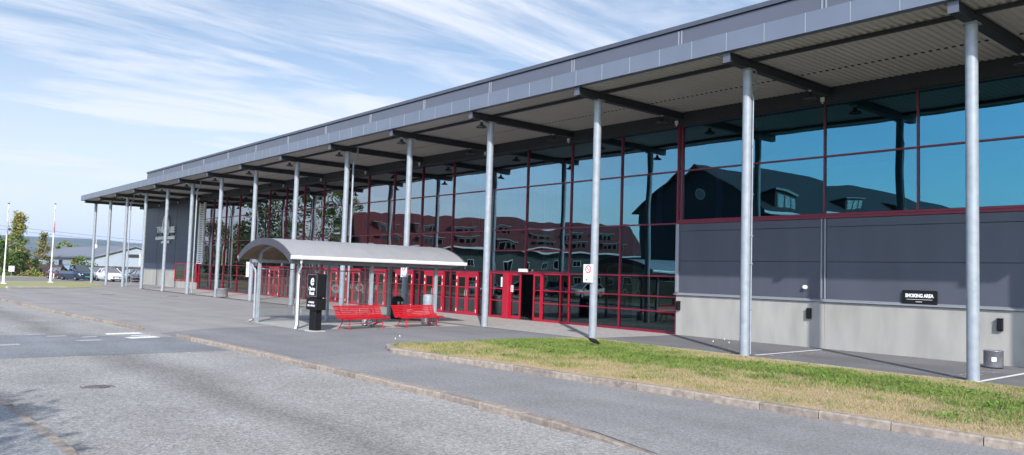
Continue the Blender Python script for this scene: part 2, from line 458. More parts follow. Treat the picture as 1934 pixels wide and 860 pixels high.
# pale paving in front of the glass
m, nt2, b2, _ = new_mat('paving_slabs'); N2, L2 = nt2.nodes, nt2.links
br = N2.new('ShaderNodeTexBrick'); br.inputs['Scale'].default_value = 1.0; br.inputs['Brick Width'].default_value = .42; br.inputs['Row Height'].default_value = .21
br.inputs['Mortar Size'].default_value = .006; br.inputs['Color1'].default_value = (.40,.36,.335,1); br.inputs['Color2'].default_value = (.33,.305,.29,1); br.inputs['Mortar'].default_value = (.16,.15,.13,1)
g2_ = N2.new('ShaderNodeNewGeometry'); L2.new(g2_.outputs['Position'], br.inputs['Vector']); L2.new(br.outputs['Color'], b2.inputs['Base Color']); b2.inputs['Roughness'].default_value = .9
sheet('paving', [(-19.15,19.62),(-19.15,24.8),(-74,24.8),(-74,20.0),(-50,19.9),(-35,19.75)], .004, m)
sheet('concrete_pad', [(-25.3,12.05),(-30.2,12.0),(-30.6,19.2),(-25.5,19.2)], .004, M['slab'])
def turf_sheet(name, poly, z):
    return sheet(name, poly, z, M['turf_far'])
M['turf_far'] = mat('dry_turf', (.42,.36,.19), .95, 0, .3, .8, .4, 30, var2=(.28,.29,.10))
turf_sheet('grass_strip', [(-58,1.0),(-66,5),(-69.3,9.5),(-71.2,13.8),(-79,18),(-86,20.0),(-92.5,20.6),(-97,18.2),(-94.5,12.5),(-92,1.0)], .012)
turf_sheet('grass_verge', [(-112,0),(-118,14),(-119.5,21),(-124,33),(-140,60),(-170,40),(-150,0)], .0)
sheet('car_park', [(-84,18),(-90,1),(-118,0),(-126,30),(-110,60),(-91.5,60),(-91.5,20)], -.01, M['lot'])

# kerbs: lines of granite stones with open joints
def kerb(name, line, h, wdt, z0, stone, ramp=None, m='granite', side=1):
    b = MB(); rnd = random.Random(len(line)*7+int(h*100))
    segs = [(Vector((*a,0)), Vector((*c,0))) for a, c in zip(line[:-1], line[1:])]
    tot = sum((c-a).length for a, c in segs)
    def at(s):
        for a, c in segs:
            l = (c-a).length
            if s <= l or (a, c) == segs[-1]: return a + (c-a)*min(s/l, 1), (c-a).normalized()
            s -= l
    s = 0
    while s < tot - .1:
        ln = min(stone*rnd.uniform(.7,1.25), tot-s)
        a, d = at(s+.008); c, d2 = at(s+ln-.008)
        nrm = Vector((-d.y, d.x, 0))*side
        j = rnd.uniform(-.012,.012); dz = rnd.uniform(-.008,.008)
        def hh(p):
            k = 1.0
            if ramp: k = ramp(p.x)
            return z0 + (h+dz)*k
        ch = .022
        ring = []
        for p in (a, c):
            q = p + nrm*j; t = hh(p)
            ring.append([(q.x, q.y, z0-.1), (q.x, q.y, t-ch), (q.x+nrm.x*ch, q.y+nrm.y*ch, t), (q.x+nrm.x*wdt, q.y+nrm.y*wdt, t), (q.x+nrm.x*wdt, q.y+nrm.y*wdt, z0-.1)])
        b.add(ring[0]+ring[1], [(0,1,2,3,4),(9,8,7,6,5)]+[(i,i+5,i+6,i+1) for i in range(4)], 0 if rnd.random() < .7 else 1)
        s += ln
    return struct(b.build(name, [M[m], M['granite2'] if m == 'granite' else M[m]]))
kerb('kerb', [(-6.4,7.72),(-10.96,7.97),(-17.04,7.92),(-21,7.85),(-24.6,7.73)], .11, .17, -.09, .95, ramp=lambda x: 1 if x < -8 else max(.05, 1-(x+8)/1.6), side=-1)
kerb('kerb', [(-27.75,7.53),(-34.36,7.14),(-40.0,6.84),(-50.8,6.63),(-64,6.6)], .11, .16, -.09, .95, side=-1)
kerb('kerb', [(14,12.3),(4,12.06),(-3.58,11.68),(-8.74,11.50),(-13,11.2),(-17.9,10.78),(-18.25,10.86),(-18.5,11.2),(-18.75,11.9)], .125, .15, -.0, 1.1, side=-1)
kerb('kerb', [(14,1.95),(-9.3,2.10),(-14.3,1.97),(-20,1.80),(-32,1.45)], .095, .13, -.09, .9, side=1)
kerb('kerb', [(-69.3,9.5),(-71.4,13.8)], .15, .3, 0, 2.0, m='slab', side=1)
kerb('lawn_edging', [(12,19.25),(-5.6,19.25),(-12.7,19.35),(-18.9,19.62)], .045, .06, 0, 1.5, m='slab', side=1)

# markings
def marks(name, rects, z, m):
    b = MB()
    for poly in rects: b.add([(x, y, z) for x, y in poly], [tuple(range(len(poly)))])
    return struct(b.build(name, m))
def line(a, c, w_):
    a = Vector((*a,0)); c = Vector((*c,0)); d = (c-a).normalized(); n = Vector((-d.y, d.x, 0))*w_/2
    return [(p.x, p.y) for p in (a-n, c-n, c+n, a+n)]
marks('road_marking', [line((-12.95,20.2),(-13.1,24.2),.11), line((-6.92,19.6),(-7.0,24.3),.11), line((-.95,19.6),(-.95,24.3),.11)], .004, M['paint'])
# worn stencil letters on the tarmac beside the bay lines (no longer legible)
wl = []
for (x0, y0, n) in ((-12.42,20.5,11), (-7.45,20.2,9)):
    rr = random.Random(n)
    for i in range(n):
        if i in (1, 5): continue
        y = y0 + i*.28
        for dx, dy, a, c in ((0,0,.30,.05),(0,.06,.05,.17),(.26,.05,.05,.16)):
            if rr.random() < .72: wl.append([(x0+dx-.3, y+dy),(x0+dx+a-.3, y+dy),(x0+dx+a-.3, y+dy+c),(x0+dx-.3, y+dy+c)])
marks('road_marking', wl, .004, M['paint_worn'])
zb = [[(-25.05,6.4),(-24.55,6.5),(-24.75,7.35),(-25.25,7.3)], [(-26.6,6.25),(-26.1,6.2),(-26.2,7.3),(-26.75,7.25)], [(-25.6,6.75),(-25.4,6.7),(-25.5,7.3),(-25.7,7.3)]]
marks('road_marking', zb, -.076, M['paint'])
zw = [[(-24.5,5.0),(-24.15,5.1),(-24.25,5.7),(-24.6,5.65)], [(-25.6,5.4),(-25.3,5.4),(-25.4,5.8),(-25.7,5.8)], [(-23.8,3.0),(-23.4,3.0),(-23.5,3.6),(-23.9,3.6)],
      [(-26.1,4.6),(-25.8,4.6),(-25.9,5.1),(-26.2,5.1)], [(-26.9,4.2),(-26.6,4.2),(-26.7,4.7),(-27.0,4.7)]]
marks('road_marking', zw, -.076, M['paint_worn'])

# ================================================================ convention hall
D = 24.81
hall = thing('convention_hall', 'long low grey convention hall with red framed glass front under a column canopy', 'building', (-45, D, 0))
def part(name, mb, mats, parent=None): return mb.build(name, mats, parent or hall)
X0 = -7.073; CS = 6.0                              # column grid
def xm(j): return -13.35 - 3.0*j                  # mullion grid
# concrete plinth
c = MB()
for a, e in ((-19.35,-13.305),(-13.295,-7.30),(-7.29,6)): c.bbox(a, e, 24.70, 25.2, -.05, 1.52, .008)
part('concrete_plinth', c, M['concrete'])
c = MB()
for a, e in ((-91.0,-87.2),(-87.19,-81.1),(-81.09,-79.98)): c.bbox(a, e, 24.62, 25.2, -.05, 1.62, .008)
c.bbox(-79.98, -74.05, 24.62, 25.2, -.05, .62, .008)
part('concrete_plinth', c, M['concrete'])
# cladding right
c = MB()
c.box(-19.3, 6, 24.80, 25.1, 1.5, 4.3, 1)
for a, e in ((-19.26,-13.47),(-13.24,-7.47),(-7.24,6)):
    for z0, z1 in ((1.625,2.835),(2.85,3.985),(4.0,4.27)):
        c.bbox(a, e, 24.745, 24.81, z0, z1, .004, 0)
for x in (-13.355, -7.355):
    c.box(x-.10, x+.10, 24.76, 24.81, 1.625, 4.27, 0)
    c.box(x-.085, x-.045, 24.715, 24.77, 1.625, 4.27, 2); c.box(x+.045, x+.085, 24.715, 24.77, 1.625, 4.27, 2)
c.box(-19.42, -19.27, 24.70, 24.82, 1.625, 4.27, 2)
part('cladding', c, [M['clad'], M['gap'], M['trim']])
c = MB(); c.prism([(24.62,1.53),(24.62,1.565),(24.75,1.62),(24.9,1.62),(24.9,1.53)], -19.44, 6, 'x')
part('flashing', c, M['trim'])
# cladding left block
c = MB(); c.box(-91.0, -74.0, 24.78, 25.2, 1.6, 8.6, 1)
for a, e in ((-91.0,-86.2),(-86.14,-80.3),(-80.24,-74.6)):
    for z0, z1 in ((1.70,2.30),(2.31,3.75),(3.76,5.2),(5.21,6.65),(6.66,8.1)):
        if z0 < 2 and a > -81: continue
        c.bbox(a, e, 24.70, 24.79, z0, z1, .004)
c.box(-74.6, -74.0, 24.66, 24.9, 2.42, 8.1, 2)
part('cladding', c, [M['clad_dark'], M['gap'], M['steel_dark']])
c = MB(); c.box(-91.05, -80.0, 24.58, 24.8, 1.63, 1.69)
part('flashing', c, M['trim'])
# body of the building behind the front
c = MB()
c.box(-91.0, 6, 59.8, 60, 0, 11.9); c.box(-91.0, -90.9, 25.2, 59.8, 0, 11.9); c.box(5.9, 6, 25.2, 59.8, 0, 11.9)
part('outer_wall', c, M['parapet'])
c = MB(); c.box(-91, 6, 24.9, 60, 11.3, 11.45)
part('roof', c, M['clad'])
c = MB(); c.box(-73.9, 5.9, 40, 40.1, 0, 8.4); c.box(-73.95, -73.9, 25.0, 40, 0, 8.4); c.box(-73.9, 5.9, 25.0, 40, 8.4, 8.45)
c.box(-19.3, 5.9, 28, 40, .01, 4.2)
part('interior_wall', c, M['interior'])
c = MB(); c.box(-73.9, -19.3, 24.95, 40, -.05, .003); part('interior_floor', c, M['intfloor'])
for k in range(2, 12):
    c = MB(); c.tube([(X0-CS*k+1.6, 27.2, 0), (X0-CS*k+1.6, 27.2, 8.4)], .22, 14); part('interior_column', c, M['intcol'])
for x in [-21.2,-24.6,-26.1,-29.3,-32.2,-34.9,-38.4,-41.4,-44.1,-47.5,-50.6,-53.2]:
    c = MB(); c.box(x-.18, x+.18, 30.0, 30.03, 4.3+.5*math.sin(x*3), 7.4+.4*math.sin(x)); part('hanging_banner', c, M['banner'])
# parapet
c = MB()
jx = [-13.26-6*k for k in range(-3, 13)] + [-91.05]
jx[0] = 6
for a, e in zip(jx[:-1], jx[1:]):
    c.box(e+.02, a-.02, 24.66, 24.9, 8.9, 11.93, 0)
    c.box(a-.025, a+.025, 24.63, 24.9, 8.9, 11.9, 1)
    c.box(a-.17, a-.12, 24.63, 24.9, 8.9, 11.9, 1)
c.box(-91.03, -91.0, 24.66, 59.8, 8.9, 11.93, 0)
c.box(-91.1, 6, 24.58, 25.2, 11.96, 12.13, 2); c.box(-91.1, 6, 24.70, 25.1, 11.93, 11.96, 3)
part('parapet', c, [M['parapet'], M['trim'], M['clad'], M['gap']])

# canopy
CX0, CX1 = -92.45, -.05
c = MB()
step = 1.2; x = -13.0 + 1.2*10
seams = []
while x > CX0: 
    seams.append(x); x -= step
seams = [CX1] + [s for s in seams if s < CX1-.2] + [CX0]
for a, e in zip(seams[:-1], seams[1:]):
    c.box(e+.008, a-.008, 18.65, 18.70, 8.575, 9.10, 0)
    c.box(a-.016, a+.010, 18.640, 18.69, 8.576, 9.099, 1)
c.box(CX0, CX0+.05, 18.70, 24.66, 8.575, 9.10, 0); c.box(CX1-.05, CX1, 18.70, 24.66, 8.575, 9.10, 0)
c.box(CX0, CX1, 18.70, 18.86, 8.565, 8.572, 0)
part('fascia', c, [M['fascia'], M['trim']])
c = MB(); c.box(CX0+.05, CX1-.05, 18.70, 24.66, 9.02, 9.06); part('canopy_roof', c, M['parapet'])
# corrugated soffit : profile along X, ribs along Y
c = MB(); xs = []; x = CX0+.06; per = .20; k = 0
prof = [(0,0),(.07,0),(.10,.045),(.17,.045)]
while x < CX1-.06:
    for dx, dz in prof: xs.append((x+dx, 8.575+dz))
    x += per
vs = []; fs = []
for (xx, zz) in xs: vs += [(xx, 18.72, zz), (xx, 24.5, zz)]
for i in range(len(xs)-1): fs.append((2*i, 2*i+1, 2*i+3, 2*i+2))
c.add(vs, fs); part('soffit', c, M['soffit'])
c = MB(); c.box(CX0+.1, CX1-.1, 19.78, 19.88, 8.47, 8.57); part('purlin_or_lap', c, M['steel_dark'])
c = MB(); c.box(CX0+.1, CX1-.1, 22.49, 22.53, 8.578, 8.612); part('purlin_or_lap', c, M['steel_dark'])  # dark strip in the ribs for the sheet lap and its shadow
c = MB(); c.box(CX0+.1, CX1-.1, 24.44, 24.64, 8.12, 8.57); c.box(CX0+.1, CX1-.1, 24.64, 24.9, 8.10, 8.14, 0); part('girder', c, M['steel_dark'])
for k in range(-1, 15):
    cx_ = X0 - CS*k
    c = MB(); c.box(cx_-.11, cx_+.11, 18.78, 24.44, 8.29, 8.32); c.box(cx_-.11, cx_+.11, 18.78, 24.44, 8.52, 8.55)
    c.box(cx_-.10, cx_+.10, 18.79, 24.44, 8.32, 8.52)
    part('beam', c, M['steel_dark'])
    c = MB(); c.box(cx_-.12, cx_+.12, 18.765, 18.778, 8.285, 8.555); part('beam_end_plate', c, M['parapet'])
    c = MB(); c.tube([(cx_, 19.826, 0), (cx_, 19.826, 8.26)], .135, 24); c.box(cx_-.17, cx_+.17, 19.66, 19.99, 8.255, 8.287)
    c.lathe([(.135,.0),(.15,.0),(.15,.012),(.136,.014)], 24, (cx_, 19.826, 0))
    part('column', c, M['galv'])
    if k in (1, 5, 9, 12):
        c = MB()
        if k == 1:
            pts = [(cx_+.03,20.14,8.55),(cx_+.06,20.20,8.1),(cx_+.10,20.16,7.75),(cx_+.10,19.90,7.6),(cx_+.17,19.86,7.4),(cx_+.17,19.86,5.0),(cx_+.17,19.86,0.05)]
            c.tube(pts, .022, 8)
            for z in (1.3,2.6,3.4,4.6,6.0): c.box(cx_+.14,cx_+.20,19.82,19.9,z,z+.03)
        else:
            c.tube([(cx_+.1,20.35,8.55),(cx_+.1,20.35,8.1),(cx_+.13,20.12,7.8),(cx_+.13,20.12,.05)], .05, 10)
        part('downpipe', c, M['galv'])
    c = MB(); c.box(cx_-.22, cx_-.10, 24.36, 24.43, 8.13, 8.27); c.tube([(cx_-.16, 24.39, 8.13),(cx_-.16, 24.39, 8.06)], .03, 8)
    part('detector', c, M['whitebox'])

# glazing bays
YF0, YF1, YG = 24.72, 24.86, 24.80
def pane_cell(mb, xa, xb, za, zb, nx=8, nz=6, amp=.0045):
    """one sheet of glass, slightly bowed and tilted as real units are"""
    a_ = prnd.uniform(-amp, amp)*(.4+.6*prnd.random()); tx = prnd.uniform(-.0016,.0016); tz = prnd.uniform(-.0016,.0016)
    vs = []; fs = []
    for i in range(nx+1):
        for k in range(nz+1):
            u_, v_ = 2*i/nx-1, 2*k/nz-1
            vs.append((xa+(xb-xa)*i/nx, YG + a_*(1-u_*u_)*(1-v_*v_) + tx*u_*(xb-xa)/2 + tz*v_*(zb-za)/2, za+(zb-za)*k/nz))
    for i in range(nx):
        for k in range(nz):
            q0 = i*(nz+1)+k; fs.append((q0, q0+nz+1, q0+nz+2, q0+1))
    mb.add(vs, fs, 0, True)
prnd = random.Random(21)
def wbay(j, zs, upper_only=False, mid=(), z0=0.0, z1=8.12, w_=.036, xr=None, skip_low=False):
    """one bay between two mullions as a window: frame mesh + pane child"""
    xa, xb = xm(j+1), xm(j) if xr is None else xr
    fr = MB(); pn = MB()
    lo = z0
    fr.box(xa-w_/2, xa+w_/2, YF0, YF1, lo, z1)
    for z in zs:
        t = .05
        fr.box(xa+w_/2, xb-w_/2, YF0+.012, YF1-.012, z-t/2, z+t/2)
    for x in mid: fr.box(x-w_/2, x+w_/2, YF0+.006, YF1-.006, lo, 2.22)
    if lo < .1: fr.box(xa+w_/2, xb-w_/2, YF0+.002, YF1-.002, 0, .10)
    o = part('window', fr, M['red'])
    zl = 2.235 if lo < .1 else lo+.03
    cuts = [zl] + [z for z in zs if z > zl+.3] + [z1-.02]
    for za_, zb_ in zip(cuts[:-1], cuts[1:]):
        pn = MB(); pane_cell(pn, xa+.02, xb-.02, za_+.004, zb_-.004); pn.build('pane', M['glass'], o)
    if lo < .1:
        pn = MB(); pn.quad((xa+.02, YG, .03), (xb-.02, YG, .03), (xb-.02, YG, 2.235), (xa+.02, YG, 2.235)); pn.build('pane', M['lowglass'], o)
    return o
doors = {6,7,8,9,10,11,14}
def door(xc, wide=1.84):
    """double door: frame + two leaves, panes and hinges"""
    h = wide/2; y0, y1 = 24.69, 24.90
    fr = MB(); fr.box(xc-h, xc-h+.05, y0, y1, 0, 2.215); fr.box(xc+h-.05, xc+h, y0, y1, 0, 2.215); fr.box(xc-h+.05, xc+h-.05, y0, y1, 2.10, 2.215)
    d = fr.build('door', M['red_lit'], hall)
    for s in (-1, 1):
        a, e = (xc-h+.055, xc-.005) if s < 0 else (xc+.005, xc+h-.055)
        lf = MB(); ya, yb = 24.71, 24.77
        lf.box(a, a+.13, ya, yb, .02, 2.09); lf.box(e-.13, e, ya, yb, .02, 2.09)
        lf.box(a+.13, e-.13, ya, yb, 1.93, 2.09); lf.box(a+.13, e-.13, ya, yb, .02, .17)
        lf.box(a+.13, e-.13, ya+.005, yb-.005, 1.405, 1.45); lf.box(a+.13, e-.13, ya+.005, yb-.005, .83, .875)
        lf.build('leaf', M['red_lit'], d)
        pn = MB(); pn.quad((a+.12, 24.74, .16),(e-.12, 24.74, .16),(e-.12, 24.74, 1.94),(a+.12, 24.74, 1.94)); pn.build('pane', M['doorglass'], d)
        hx = a+.02 if s < 0 else e-.02
        for z in (.22, 1.55, 1.90):
            hg = MB(); hg.box(hx-.015, hx+.015, 24.675, 24.712, z-.08, z+.08); hg.build('hinge', M['whitebox'], d)
        hh = MB(); xx = xc + s*.085; hh.tube([(xx, 24.71, .95),(xx, 24.65, .97),(xx, 24.65, 1.25),(xx, 24.71, 1.27)], .012, 8); hh.build('handle', M['galv'], d)
def sidelight(xa, xb, parent=None):
    fr = MB(); fr.box(xa, xb, YF0+.012, YF1-.012, .0, .10)
    for z in (.85, 1.43): fr.box(xa, xb, YF0+.012, YF1-.012, z-.022, z+.022)
    o = part('window', fr, M['red'])
    pn = MB(); pn.quad((xa, YG, .08),(xb, YG, .08),(xb, YG, 2.2),(xa, YG, 2.2)); pn.build('pane', M['lowglass'], o)
for j in range(2, 20):
    xa, xb = xm(j+1), xm(j)
    if j in (4, 5):
        wbay(j, (2.235, 2.29, 3.29, 4.30, 6.35), z0=2.21)
    elif j in doors:
        wbay(j, (2.235, 4.30, 6.35), z0=2.21)
        xc = (xa+xb)/2; door(xc)
        sidelight(xa+.03, xc-.925); sidelight(xc+.925, xb-.03)
        fr = MB(); fr.box(xa-.022, xa+.022, YF0, YF1, 0, 2.21); part('mullion', fr, M['red'])
        if j+1 not in doors:
            pass
    elif j in (12, 13, 15):
        wbay(j, (.85, 1.43, 2.235, 4.30, 6.35), mid=(xa+.75, xa+1.5, xa+2.25))
    else:
        wbay(j, (.85, 1.43, 2.235, 4.30, 6.35))
fr = MB(); fr.box(-19.41, -19.36, YF0-.01, YF1, 0, 8.12); part('mullion', fr, M['red'])
fr = MB(); fr.box(xm(6)-.022, xm(6)+.022, YF0, YF1, 0, 2.21); fr.box(-73.42, -73.36, YF0-.02, YF1, 0, 2.25); part('mullion', fr, M['red'])
# entrance with a sliding door standing open  (bays 4 and 5)
fr = MB()
for x, w_ in ((-25.35,.045),(-25.87,.05),(-27.10,.06),(-30.90,.05)):
    fr.box(x-w_/2, x+w_/2, YF0, YF1, 0, 2.21)
for a, e in ((-31.33,-30.93),(-30.87,-29.74),(-27.07,-25.9),(-25.85,-25.37)):
    fr.box(a, e, YF0+.012, YF1-.012, 0, .10)
    for z in (.85,1.43): fr.box(a, e, YF0+.012, YF1-.012, z-.022, z+.022)
fr.box(-31.33, -25.37, YF0+.004, YF1-.004, 2.165, 2.208)
ent = part('entrance', fr, M['red_lit'])
for a, e in ((-31.33,-29.74),(-27.07,-25.36)):
    pn = MB(); pn.quad((a,YG,.05),(e,YG,.05),(e,YG,2.22),(a,YG,2.22)); pn.build('pane', M['lowglass'], ent)
pl = MB(); pl.bbox(-29.74, -29.36, 24.55, 24.95, 0, 2.21, .01); pl.build('pillar', M['red_lit'], ent)
for a, e, hs in ((-29.33,-28.58,1),(-27.66,-27.12,0)):
    lf = MB(); lf.box(a, a+.07, 24.70, 24.76, .02, 2.2); lf.box(e-.07, e, 24.70, 24.76, .02, 2.2); lf.box(a+.07, e-.07, 24.70, 24.76, 2.10, 2.2); lf.box(a+.07, e-.07, 24.70, 24.76, .02, .16)
    for z in (.85, 1.43): lf.box(a+.07, e-.07, 24.705, 24.755, z-.015, z+.015)
    lf.build('sliding_leaf', M['red_lit'], ent)
    pn = MB(); pn.quad((a+.05,24.73,.1),(e-.05,24.73,.1),(e-.05,24.73,2.15),(a+.05,24.73,2.15)); pn.build('pane', M['doorglass'], ent)
bx = MB(); bx.bbox(-28.62, -28.05, 24.56, 24.71, 2.27, 2.42, .015); bx.build('door_operator', M['whitebox'], ent)
# upper windows at right above the cladding
for j in range(-6, 2):
    wbay(j, (6.35,), z0=4.42)
fr = MB(); fr.box(-19.36, 5.9, 24.70, 24.86, 4.28, 4.36); fr.box(-19.36, 5.9, 24.72, 24.86, 4.37, 4.44); fr.box(-19.23, -19.18, YF0, YF1, 4.44, 8.12); part('window_sill', fr, M['red'])
# left block window and reflection slats
fr = MB()
for a, e, z0, z1 in ((-80.0,-79.9,.62,2.36),(-76.95,-76.89,.62,2.36),(-74.08,-74.0,.62,2.36)): fr.box(a, e, 24.66, 24.9, z0, z1)
fr.box(-79.9,-74.08,24.66,24.9,2.29,2.36); fr.box(-79.9,-74.08,24.60,24.9,.64,.76)
o = part('window', fr, M['red_lit'])
pn = MB(); pn.quad((-79.9,24.72,.75),(-74.1,24.72,.75),(-74.1,24.72,2.3),(-79.9,24.72,2.3)); pn.build('pane', M['glass'], o)
lv = MB()  # pale slats added in place of a striped reflection in the glass
for i in range(34):
    z = 2.36 + i*.162
    lv.bar((-73.95, 24.72, z), (-72.75, 24.72, z), .02, .12, 0, (0, .55, .83))
lv.box(-73.98,-73.93,24.68,24.8,2.3,7.9); lv.box(-72.77,-72.72,24.68,24.8,2.3,7.9)
part('reflection_slats', lv, M['white'])
lv = MB(); lv.box(-73.3,-72.2,24.86,24.9,.75,2.2); part('blind', lv, mat('pale_blind', (.62,.62,.50), .8, 0, .1, 1))

# letters on the dark block
ls = thing('wall_lettering', 'white raised wall letters with a large round Q on the dark block', 'sign', (-83.2, 24.70, 4.3))
YL = 24.60
text_obj('lettering', 'THE', .86, M['letter'], ls, (-85.15, YL, 5.67), .03, .012, 1.28)
text_obj('lettering', 'UBE', .86, M['letter'], ls, (-81.35, YL, 5.60), .03, .012, 1.22)
q = MB(); n = 40; vs = []; 
for i in range(n):
    a = 2*math.pi*i/n
    for rr_, yy in ((1.0, YL-.05),(.78, YL-.05),(.78, YL+.05),(1.0, YL+.05)):
        vs.append((-83.35 + rr_*.95*math.cos(a), yy, 6.15 + rr_*1.0*math.sin(a)))
fs = []
for i in range(n):
    j = (i+1) % n
    for k in range(4): fs.append((4*i+k, 4*i+(k+1)%4, 4*j+(k+1)%4, 4*j+k))
q.add(vs, fs); q.bar((-83.2,YL,5.75),(-82.4,YL,5.2),.1,.2)
q.build('round_letter', M['letter'], ls)
text_obj('lettering', 'CLARION HOTEL & CONGRESS', .44, M['letter'], ls, (-83.4, YL, 4.82), .04, .012, 1.0)
text_obj('lettering', 'OSLO AIRPORT', .36, M['letter'], ls, (-83.2, YL, 4.40), .04, .01, 1.0)
bk = MB()
for x in (-86.0,-84.4,-82.2,-80.8): bk.box(x-.02, x+.02, 24.64, 24.71, 4.7, 5.3)
bk.build('mounting_rail', M['gap'], ls)

# ================================================================ small things on and around the hall
ordn = ['nearest','second','third','fourth','fifth','sixth','seventh','eighth','ninth','tenth','eleventh','twelfth','thirteenth','fourteenth','last']
def lamp(name, label, loc, rz=0):
    t = thing(name, label, 'lamp', loc, rz, 'bell lamps hanging from the canopy beams')
    b = MB(); b.tube([(0,0,0),(0,0,-.10)], .022, 8); b.box(-.05,.05,-.05,.05,-.012,.0); b.build('stem', M['whitebox'], t, (0,0,0))
    b = MB(); b.lathe([(.04,-.06),(.06,-.10),(.07,-.16),(.10,-.19),(.17,-.22),(.215,-.27),(.22,-.285),(.20,-.285),(.06,-.2),(.0,-.19)], 20); b.build('lamp_shade', M['blackmatt'], t, (0,0,0))
    b = MB(); b.lathe([(.0,-.262),(.19,-.262),(.19,-.268),(.0,-.268)], 20); b.build('diffuser', mat_lens, t, (0,0,0))
    return t
mat_lens = mat('lamp_lens', (.10,.12,.115), .2, 0, 0)
first = None
for k in range(0, 13):
    cx_ = X0 - CS*k
    lab = 'black bell lamp at the glass end of the %s canopy beam from the right' % ordn[k]
    if k == 0: lab = 'black bell lamp at the glass end of the canopy beam nearest the camera'
    if first is None:
        first = lamp('canopy_lamp', lab, (cx_, 23.3, 8.29))
    else: dup(first, (cx_, 23.3, 8.29), 0, lab)
for k in range(3, 13):
    cx_ = X0 - CS*k
    dup(first, (cx_, 19.34, 8.29), 0, 'black bell lamp beside the column on the %s canopy beam from the right' % ordn[k])

def nosmoke(name, label, loc, w_, h, arrow='left'):
    t = thing(name, label, 'sign', loc, 0, 'no smoking signs strapped to canopy columns')
    b = MB(); b.bbox(-w_/2, w_/2, -.012, .0, 0, h, .003); b.build('panel', M['white'], t, (0,0,0))
    b = MB(); n = 28; R0 = w_*.31; cz = h*.73
    vs = []
    for i in range(n):
        a = 2*math.pi*i/n
        vs += [(R0*math.cos(a), -.016, cz+R0*math.sin(a)), (R0*.74*math.cos(a), -.016, cz+R0*.74*math.sin(a))]
    b.add(vs, [(2*i, 2*i+1, (2*i+3) % (2*n), (2*i+2) % (2*n)) for i in range(n)])
    b.bar((-R0*.62,-.015,cz+R0*.62),(R0*.62,-.015,cz-R0*.62),.003,R0*.16)
    b.build('prohibition_ring', M['symbol_red'], t, (0,0,0))
    b = MB(); b.box(-R0*.5, R0*.4, -.0145, -.0125, cz-.012, cz+.012); b.box(R0*.43,R0*.52,-.0145,-.0125,cz-.012,cz+.012)
    b.box(-w_*.36, w_*.36, -.0145, -.0125, h*.40, h*.425); b.box(-w_*.32, w_*.32, -.0145, -.0125, h*.30, h*.32)
    b.build('print', M['grey_text'], t, (0,0,0))
    b = MB(); s = -1 if arrow == 'left' else 1
    b.box(-w_*.16, w_*.2, -.0145, -.0125, h*.13, h*.15)
    b.add([(s*w_*.28,-.0146,h*.14),(s*w_*.10,-.0146,h*.19),(s*w_*.10,-.0146,h*.09)], [(0,1,2)])
    b.build('arrow', M['black'], t, (0,0,0))
    b = MB()
    for z in (h*.2, h*.8): b.lathe([(.137,z-.012),(.143,z-.012),(.143,z+.012),(.137,z+.012)], 20, (.02,.155,0))
    b.build('strap', M['galv'], t, (0,0,0))
    return t
nosmoke('no_smoking_sign', 'white no smoking sign on the column standing at the back edge of the lawn', (X0-12+.0-.12, 19.67, 1.92), .46, .62)
nosmoke('no_smoking_sign', 'white no smoking sign on the column seen just above the second red bench', (X0-24+.12, 19.67, 1.86), .50, .62)
nosmoke('no_smoking_sign', 'white no smoking sign on the column seen left of the curved shelter roof', (X0-42-.22, 19.67, 1.50), .46, .95)
nosmoke('no_smoking_sign', 'white no smoking sign on the column in front of the dark block corner', (X0-66-.3, 19.67, 2.0), .42, 1.0)

t = thing('smoking_area_sign', 'black SMOKING AREA sign board on the grey wall panel', 'sign', (-10.27, 24.72, 1.57))
b = MB(); n = 6; pol = []
W_, H_ = 1.0, .43
for cxp, czp, a0 in ((W_/2-.04, .04, -90), (W_/2-.04, H_-.04, 0), (-W_/2+.04, H_-.04, 90), (-W_/2+.04, .04, 180)):
    for i in range(n):
        a = rad(a0 + 90*i/(n-1)); pol.append((-10.27+cxp+.04*math.cos(a), 1.57+czp+.04*math.sin(a)))
b.prism(pol, 24.66, 24.71, 'y'); b.build('panel', M['black'], t)
text_obj('lettering', 'SMOKING AREA', .145, M['letter'], t, (-10.27, 24.655, 1.835), .002, .006, .80, space=.96)
b = MB(); b.box(-10.64,-9.9,24.654,24.659,1.722,1.730); b.box(-10.37,-10.19,24.654,24.659,1.652,1.664); b.build('print', M['letter'], t)

for lab, x in (('black wall ashtray at the corner where the glass front ends', -19.20), ('black wall ashtray left of the concrete wall joint', -13.80), ('black wall ashtray above the metal bin at right', -8.10)):
    t = thing('wall_ashtray', lab, 'ashtray', (x, 24.70, .95), 0, 'ashtrays on the concrete wall')
    b = MB(); b.prism([(24.70,.95),(24.60,.95),(24.575,.98),(24.575,1.20),(24.60,1.27),(24.70,1.29)], x-.065, x+.065, 'x'); b.build('body', M['black'], t)
    b = MB(); b.box(x-.075,x+.075,24.56,24.70,1.285,1.30); b.build('hood', M['blackmatt'], t)
t = thing('wall_light', 'small round white lamp on the grey wall panel', 'lamp', (-13.98, 24.74, 1.98))
b = MB(); b.lathe([(.0,24.60),(.04,24.605),(.062,24.63),(.07,24.67),(.055,24.70),(.05,24.74)], 16, (-13.98,0,1.98), axis='y'); b.build('globe', M['white'], t)
b = MB(); b.lathe([(.04,24.705),(.075,24.705),(.075,24.745),(.04,24.745)], 16, (-13.98,0,1.98), axis='y'); b.build('base', M['whitebox'], t)
t = thing('wall_paper', 'white notice taped to the glass beside the entrance pillar', 'notice', (-29.9, 24.70, 1.5))
b = MB(); b.box(-30.05,-29.77,24.70,24.71,1.52,2.0); b.build('paper', M['white'], t)
b = MB(); 
for z in (1.6,1.66,1.72,1.8,1.86): b.box(-30.0,-29.83,24.696,24.70,z,z+.012)
